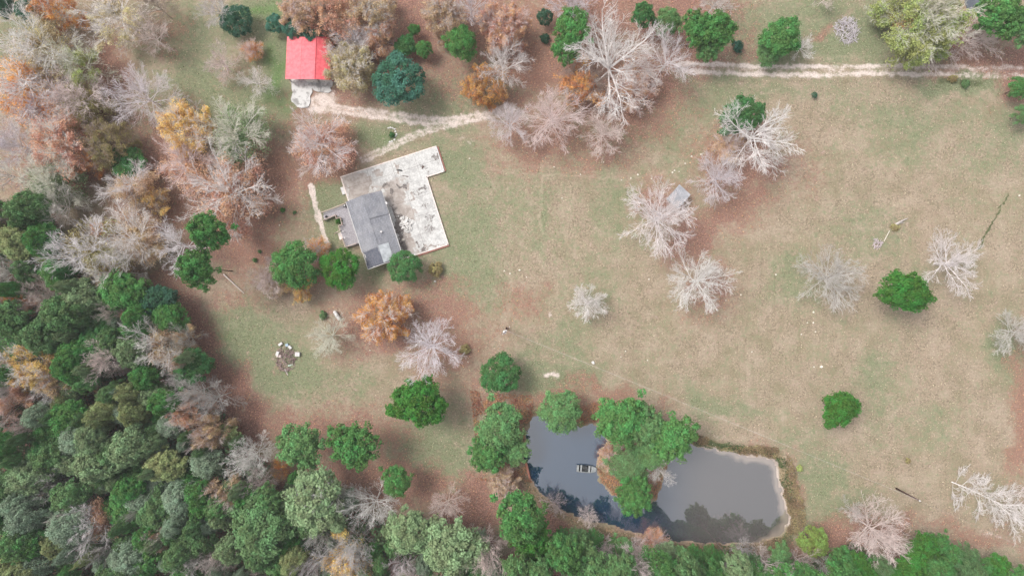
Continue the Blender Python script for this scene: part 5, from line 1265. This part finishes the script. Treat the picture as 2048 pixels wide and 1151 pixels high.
def sticks(name, px, py, rx, ry, n, ht, col_a, label, cat, seed, lmin=.6, lmax=1.8, r0=.03, kids=True):
    c = P(px, py, .4); o = empty(name, (c.x, c.y, 0), 0, label, cat); R = random.Random(seed)
    mt = col_a
    for i in range(n):
        a = R.uniform(0, 6.28); q_ = R.random() ** .5; x = math.cos(a) * q_ * rx; y = math.sin(a) * q_ * ry; z = ht * (1 - q_ * q_) * R.random() + .04
        L = R.uniform(lmin, lmax); d = Vector((R.gauss(0, 1), R.gauss(0, 1), R.gauss(0, .22))).normalized(); p = Vector((x, y, z)); r_ = r0 * R.uniform(.6, 1.8)
        m = MB(); e = p + d * L * .5; s_ = p - d * L * .5; s_.z = max(s_.z, .03); e.z = max(e.z, .03); mid = (s_ + e) / 2 + Vector((R.gauss(0, .06), R.gauss(0, .06), R.random() * .1))
        m.tube(s_, mid, r_, r_ * .8, 5); m.tube(mid, e, r_ * .8, r_ * .35, 5)
        m.build('stick', mt, o)
    return o
M_STK = simple('dead_sticks', (.42, .38, .40), (.62, .57, .60), 3, .9)
M_STK2 = simple('brown_sticks', (.20, .13, .12), (.36, .27, .26), 3, .9)
sticks('brush_pile', 1695, 60, 2.4, 2.6, 200, 1.0, M_STK, 'heap of grey cut branches on the grass above the dirt road', 'brush pile', 3, r0=.045)
sticks('brush_pile', 1756, 487, .95, 1.15, 50, .35, simple('pink_wood', (.42, .34, .37), (.66, .57, .58), 5, .9), 'small pinkish scrap heap in the field above the vivid green tree', 'brush pile', 5, .3, .9, .05)
sticks('junk_pile', 570, 718, 2.0, 2.4, 130, .7, M_STK2, 'dark brown burn pile on the green lawn below the house', 'brush pile', 7, .5, 1.7, .05)
def boxy(name, x, y, w, l, h, rz, mat, label, cat, z=0.0, lidmat=None):
    c = P(x, y, h + z); r = empty(name, (c.x, c.y, z), rz, label, cat)
    m = MB(); m.box((-w / 2, -l / 2, 0), (w / 2, l / 2, h)); m.build('body', mat, r)
    m = MB(); m.box((-w / 2 - .02, -l / 2 - .02, h + .002), (w / 2 + .02, l / 2 + .02, h + .05)); m.build('lid', lidmat or mat, r)
M_BLUE = simple('pale_blue', (.30, .40, .48), (.42, .52, .60), 3, .6)
M_GREEN2 = simple('pale_green', (.42, .55, .44), (.55, .66, .56), 3, .6)
boxy('crate', 560.5, 687.5, .8, .42, .4, .6, M_WHITE, 'white box topmost at the burn pile', 'box')
boxy('crate', 573.5, 689.5, .5, .5, .45, .3, M_BLUE, 'pale blue box at the upper right of the burn pile', 'box')
boxy('crate', 579.5, 693.8, .7, .45, .4, -.8, M_WHITE, 'white box right beside the pale blue one', 'box')
boxy('crate', 594.5, 708, .85, .8, .6, -.05, M_WHITE, 'white square appliance standing apart right of the burn pile', 'box')
boxy('crate', 554.5, 706.5, .5, .8, .4, -.35, M_WHITE, 'white box on the left flank of the burn pile', 'box')
boxy('crate', 557.5, 711.5, .85, .45, .35, .1, M_COPE, 'off-white slab-like box lying below the left white box', 'box')
def plank(x0, y0, x1, y1, w, mat, label, z=.1):
    a, b = P(x0, y0, z), P(x1, y1, z); c = (a + b) / 2; d = b - a
    m = MB(); m.box((-d.length / 2, -w / 2, 0), (d.length / 2, w / 2, .05)); o = m.build('plank', mat); o.location = (c.x, c.y, z); o.rotation_euler.z = math.atan2(d.y, d.x); tag(o, label, 'plank')
plank(576, 731, 585, 728, .28, M_GREEN2, 'pale green board at the lower right of the burn pile')
plank(569, 736, 576, 750, .14, M_WOOD, 'long grey board sticking out below the burn pile', .15)
plank(1768, 482, 1779, 461, .13, M_STONE, 'thin pale board leaning off the pinkish scrap heap', .15)
def fallen_log():
    a, b = P(1791, 449, .2), P(1816, 436, .2); m = MB(); m.tube(a, a.lerp(b, .5) + Vector((0, .1, .05)), .3, .18, 8); m.tube(a.lerp(b, .5) + Vector((0, .1, .05)), b, .17, .05, 8); m.tube(a.lerp(b, .3), a.lerp(b, .6) + Vector((.2, -.4, .2)), .1, .04, 6)
    tag(m.build('log', M_WOOD), 'grey split log lying in the field near the scrap heap', 'log')
fallen_log()
tree('bush', 1790, 455, 9, .6, 'low weed clump at the foot of the grey split log', 'olive', 'brown', 1)
m_ = MB(); m_.tube(P(447, 548, .25), P(488, 586, .25), .16, .07, 7); tag(m_.build('log', simple('bleached_wood', (.5, .44, .4), (.68, .6, .56), 3)), 'long bleached log on the litter below the lower leaning pine', 'log')
m_ = MB(); m_.tube(P(1052, 925, -.3), P(1060, 958, -.3), .28, .2, 7); tag(m_.build('log', simple('rust_log', (.3, .12, .08), (.42, .2, .14), 3)), 'rusty red log at the lower left shore of the pond', 'log')

# stones
def stone(x, y, r_, label, group=None, mat=None, seed=0):
    r_ *= .82
    R = random.Random(int(x * 7 + y)); n = 7; m = MB()
    pts = [(math.cos(6.28 * k / n) * r_ * R.uniform(.7, 1.15), math.sin(6.28 * k / n) * r_ * R.uniform(.6, 1.0)) for k in range(n)]
    nn = len(m.v); m.v += [(a, b, -.03) for a, b in pts] + [(a * .95, b * .95, r_ * .4) for a, b in pts] + [(a * .5, b * .5, r_ * .65) for a, b in pts]
    for l in (0, 1):
        for k in range(n): m.f.append((nn + l * n + k, nn + l * n + (k + 1) % n, nn + (l + 1) * n + (k + 1) % n, nn + (l + 1) * n + k))
    m.f.append(tuple(range(nn + 2 * n, nn + 3 * n)))
    o = m.build('stone', mat or M_STONE); c = P(x, y, 0); o.location = (c.x, c.y, max(h_at(x, y), -.5)); tag(o, label, 'stone', group)
SL = [(1320, 436, 'the round bare tree by the shed'), (1208, 266, 'the round lilac tree under the giant'), (1436, 356, 'the lilac tree above the shed'), (1020, 545, 'the middle of the bare field'), (1665, 556, 'the thin grey tree'),
      (1175, 608, 'the small dense white tree'), (1398, 562, 'the starry white tree'), (862, 694, 'the lilac-white tree'), (885, 343, 'the slab corner'), (580, 430, 'the footpath'), (2040, 400, 'the right edge ditch'), (1643, 733, 'the field right of the wires')]
SC = {}
def stone_label(x, y):
    l = min(SL, key=lambda q_: math.hypot(q_[0] - x, q_[1] - y)); n = SC.get(l[2], 0); SC[l[2]] = n + 1
    d = ('left' if x < l[0] else 'right') + ' and ' + ('above' if y < l[1] else 'below')
    return f"small pale stone, {ORD[n]} one {d} near {l[2]}"
for x, y, r_ in ((1345, 345, .3), (1349, 341, .26), (1383, 313, .3), (1402, 309, .28), (1370, 327, .22), (1358, 343, .2), (1276, 349, .3), (1262, 356, .22), (1207, 324, .2), (1108, 334, .2), (1161, 349, .2), (1243, 360, .18), (1303, 357, .2), (1039, 540, .3), (1020, 547, .24), (1009, 541, .22), (1124, 396, .2),
                 (1053, 554, .2), (1627, 624, .3), (1627, 645, .26), (1615, 645, .2), (1603, 668, .22), (1631, 663, .22), (1643, 733, .42), (1628, 733, .2), (1251, 702, .24), (1298, 558, .22), (1482, 589, .22), (1452, 600, .2), (2038, 391, .28), (740, 700, .18), (939, 317, .2), (922, 717, .26), (936, 723, .2), (559, 450, .2), (1552, 549, .25), (1295, 720, .2), (1242, 713, .2), (1504, 703, .2)):
    stone(x, y, r_, stone_label(x, y), 'small pale stones strewn over the field')
stone(1186, 725, .5, 'largest grey stone in the field, right of the bare sand patch by the evergreen', None, M_RUBBLE)
stone(870, 562, .32, 'white stone just below the olive bush by the house', None, M_WHITE)
EDG = [(777, 256), (781, 255), (785, 256), (789, 258), (791, 263), (793, 268), (791, 272), (789, 279), (784, 282), (780, 284)]
for i_, (x, y) in enumerate(EDG): stone(x, y, .3, f'white edging stone, {ORD[i_]} one clockwise from the top of the small planting bed'.replace('nearest', 'first'), 'white edging stones of the small planting bed', M_WHITE)
for (x, y), w_ in zip(((588, 65), (594, 66), (607, 66)), ('leftmost', 'middle', 'rightmost')): stone(x, y, .3, w_ + ' pinkish stone in the shade between bushes and red roof', 'pinkish stones behind the barn', M_COPE)

# ---------------------------------------------------------------- utility poles and the wires between them
PT = []
def pole(bx, by, h, label, transformer, ang):
    b = P(bx, by, 0); r = empty('utility_pole', b, ang, label, 'utility pole')
    m = MB(); m.tube((0, 0, -.2), (0, 0, h), .19, .13, 10); m.build('pole', M_DKWOOD, r, True)
    m = MB(); m.lathe((0, 0, h), [(0, .15), (.06, .15), (.12, .05)], k=10); m.build('cap', M_WHITE, r)
    if transformer:
        m = MB(); m.box((-.06, -1.05, h - .45), (.06, 1.05, h - .3)); m.build('crossarm', M_DKWOOD, r)
        for y in (-.95, .95):
            m = MB(); m.lathe((0, y, h - .3), [(0, .06), (.08, .1), (.16, .06), (.24, .04)], k=8); m.build('insulator', M_WHITE, r)
        m = MB(); m.lathe((.0, -.32 - .12, h - 1.6), [(0, .3), (.1, .34), (1.0, .34), (1.1, .28), (1.14, .1)], k=14); m.build('transformer', M_WHITE, r, True)
        m = MB(); m.lathe((.0, -.32 - .12, h - .46), [(0, .06), (.1, .1), (.22, .05)], k=8); m.build('bushing', M_WHITE, r)
    else:
        m = MB(); m.lathe((0, 0, h + .12), [(0, .05), (.08, .11), (.16, .1), (.24, .04)], k=8); m.build('insulator', M_WHITE, r)
    PT.append(Vector((b.x, b.y, h + .2)))
pole(1013, 655.5, 8.6, 'dark utility pole with a white transformer in the middle of the field', True, math.radians(-42))
pole(1792.5, 976, 8.0, 'brown utility pole standing alone right of the pond, seen leaning outwards', False, 0)
PT.append(P(2300, 1210, 8))
M_WIRE = simple('wire_metal', (.45, .43, .42), (.55, .53, .52), 2, .5)
for (a, b), off, lab in zip(((0, 1), (0, 1), (1, 2)), (.0, -.9, 0), ('upper thin wire strung between the two utility poles', 'lower thin wire strung between the two utility poles', 'thin wire running on from the brown pole to the lower right corner')):
    m = MB(); n = 24; p0 = PT[a] + Vector((0, 0, off)); p1 = PT[b] + Vector((0, 0, off * .6)); prev = None
    for i in range(n + 1):
        f = i / n; p = p0.lerp(p1, f) - Vector((0, 0, 1.6 * 4 * f * (1 - f)))
        if prev is not None: m.tube(prev, p, .009, k=4, cap=False)
        prev = p
    o = m.build('power_line', M_WIRE); tag(o, lab, 'wire')
# small weeds and seedlings
for x, y, r_, lf, lab in ((566, 420, 5, 'bright', 'small bright green weed clump left of the footpath'), (589, 425, 4, 'mid', 'small dark weed clump nearest the footpath'), (520, 503, 4, 'mid', 'bluish seedling on the litter left of the big green tree'), (510, 520, 5, 'mid', 'lower bluish seedling on the litter left of the big green tree'),
                          (930, 698, 11, 'olive', 'olive weed clump right of the lilac-white bare tree'), (647, 630, 9, 'mid', 'dark weed clump upper left of the gas tank tree'), (1905, 158, 9, 'olive', 'olive weed clump with rusty leaves below the dirt road'), (1930, 168, 9, 'mid', 'dark weed clump right of the olive one below the dirt road'), (784, 270, 6, 'deep', 'small plant inside the ring of white edging stones'),
                          (1598, 935, 7, 'ygreen', 'yellow weed at the right bank of the pond'), (1815, 920, 6, 'olive', 'small olive weed in the field above the brown pole')):
    tree('bush', x, y, r_, r_ * .09 + .2, lab, lf, 'brown', int(x) % 2, cat='weeds', name='weed_clump')
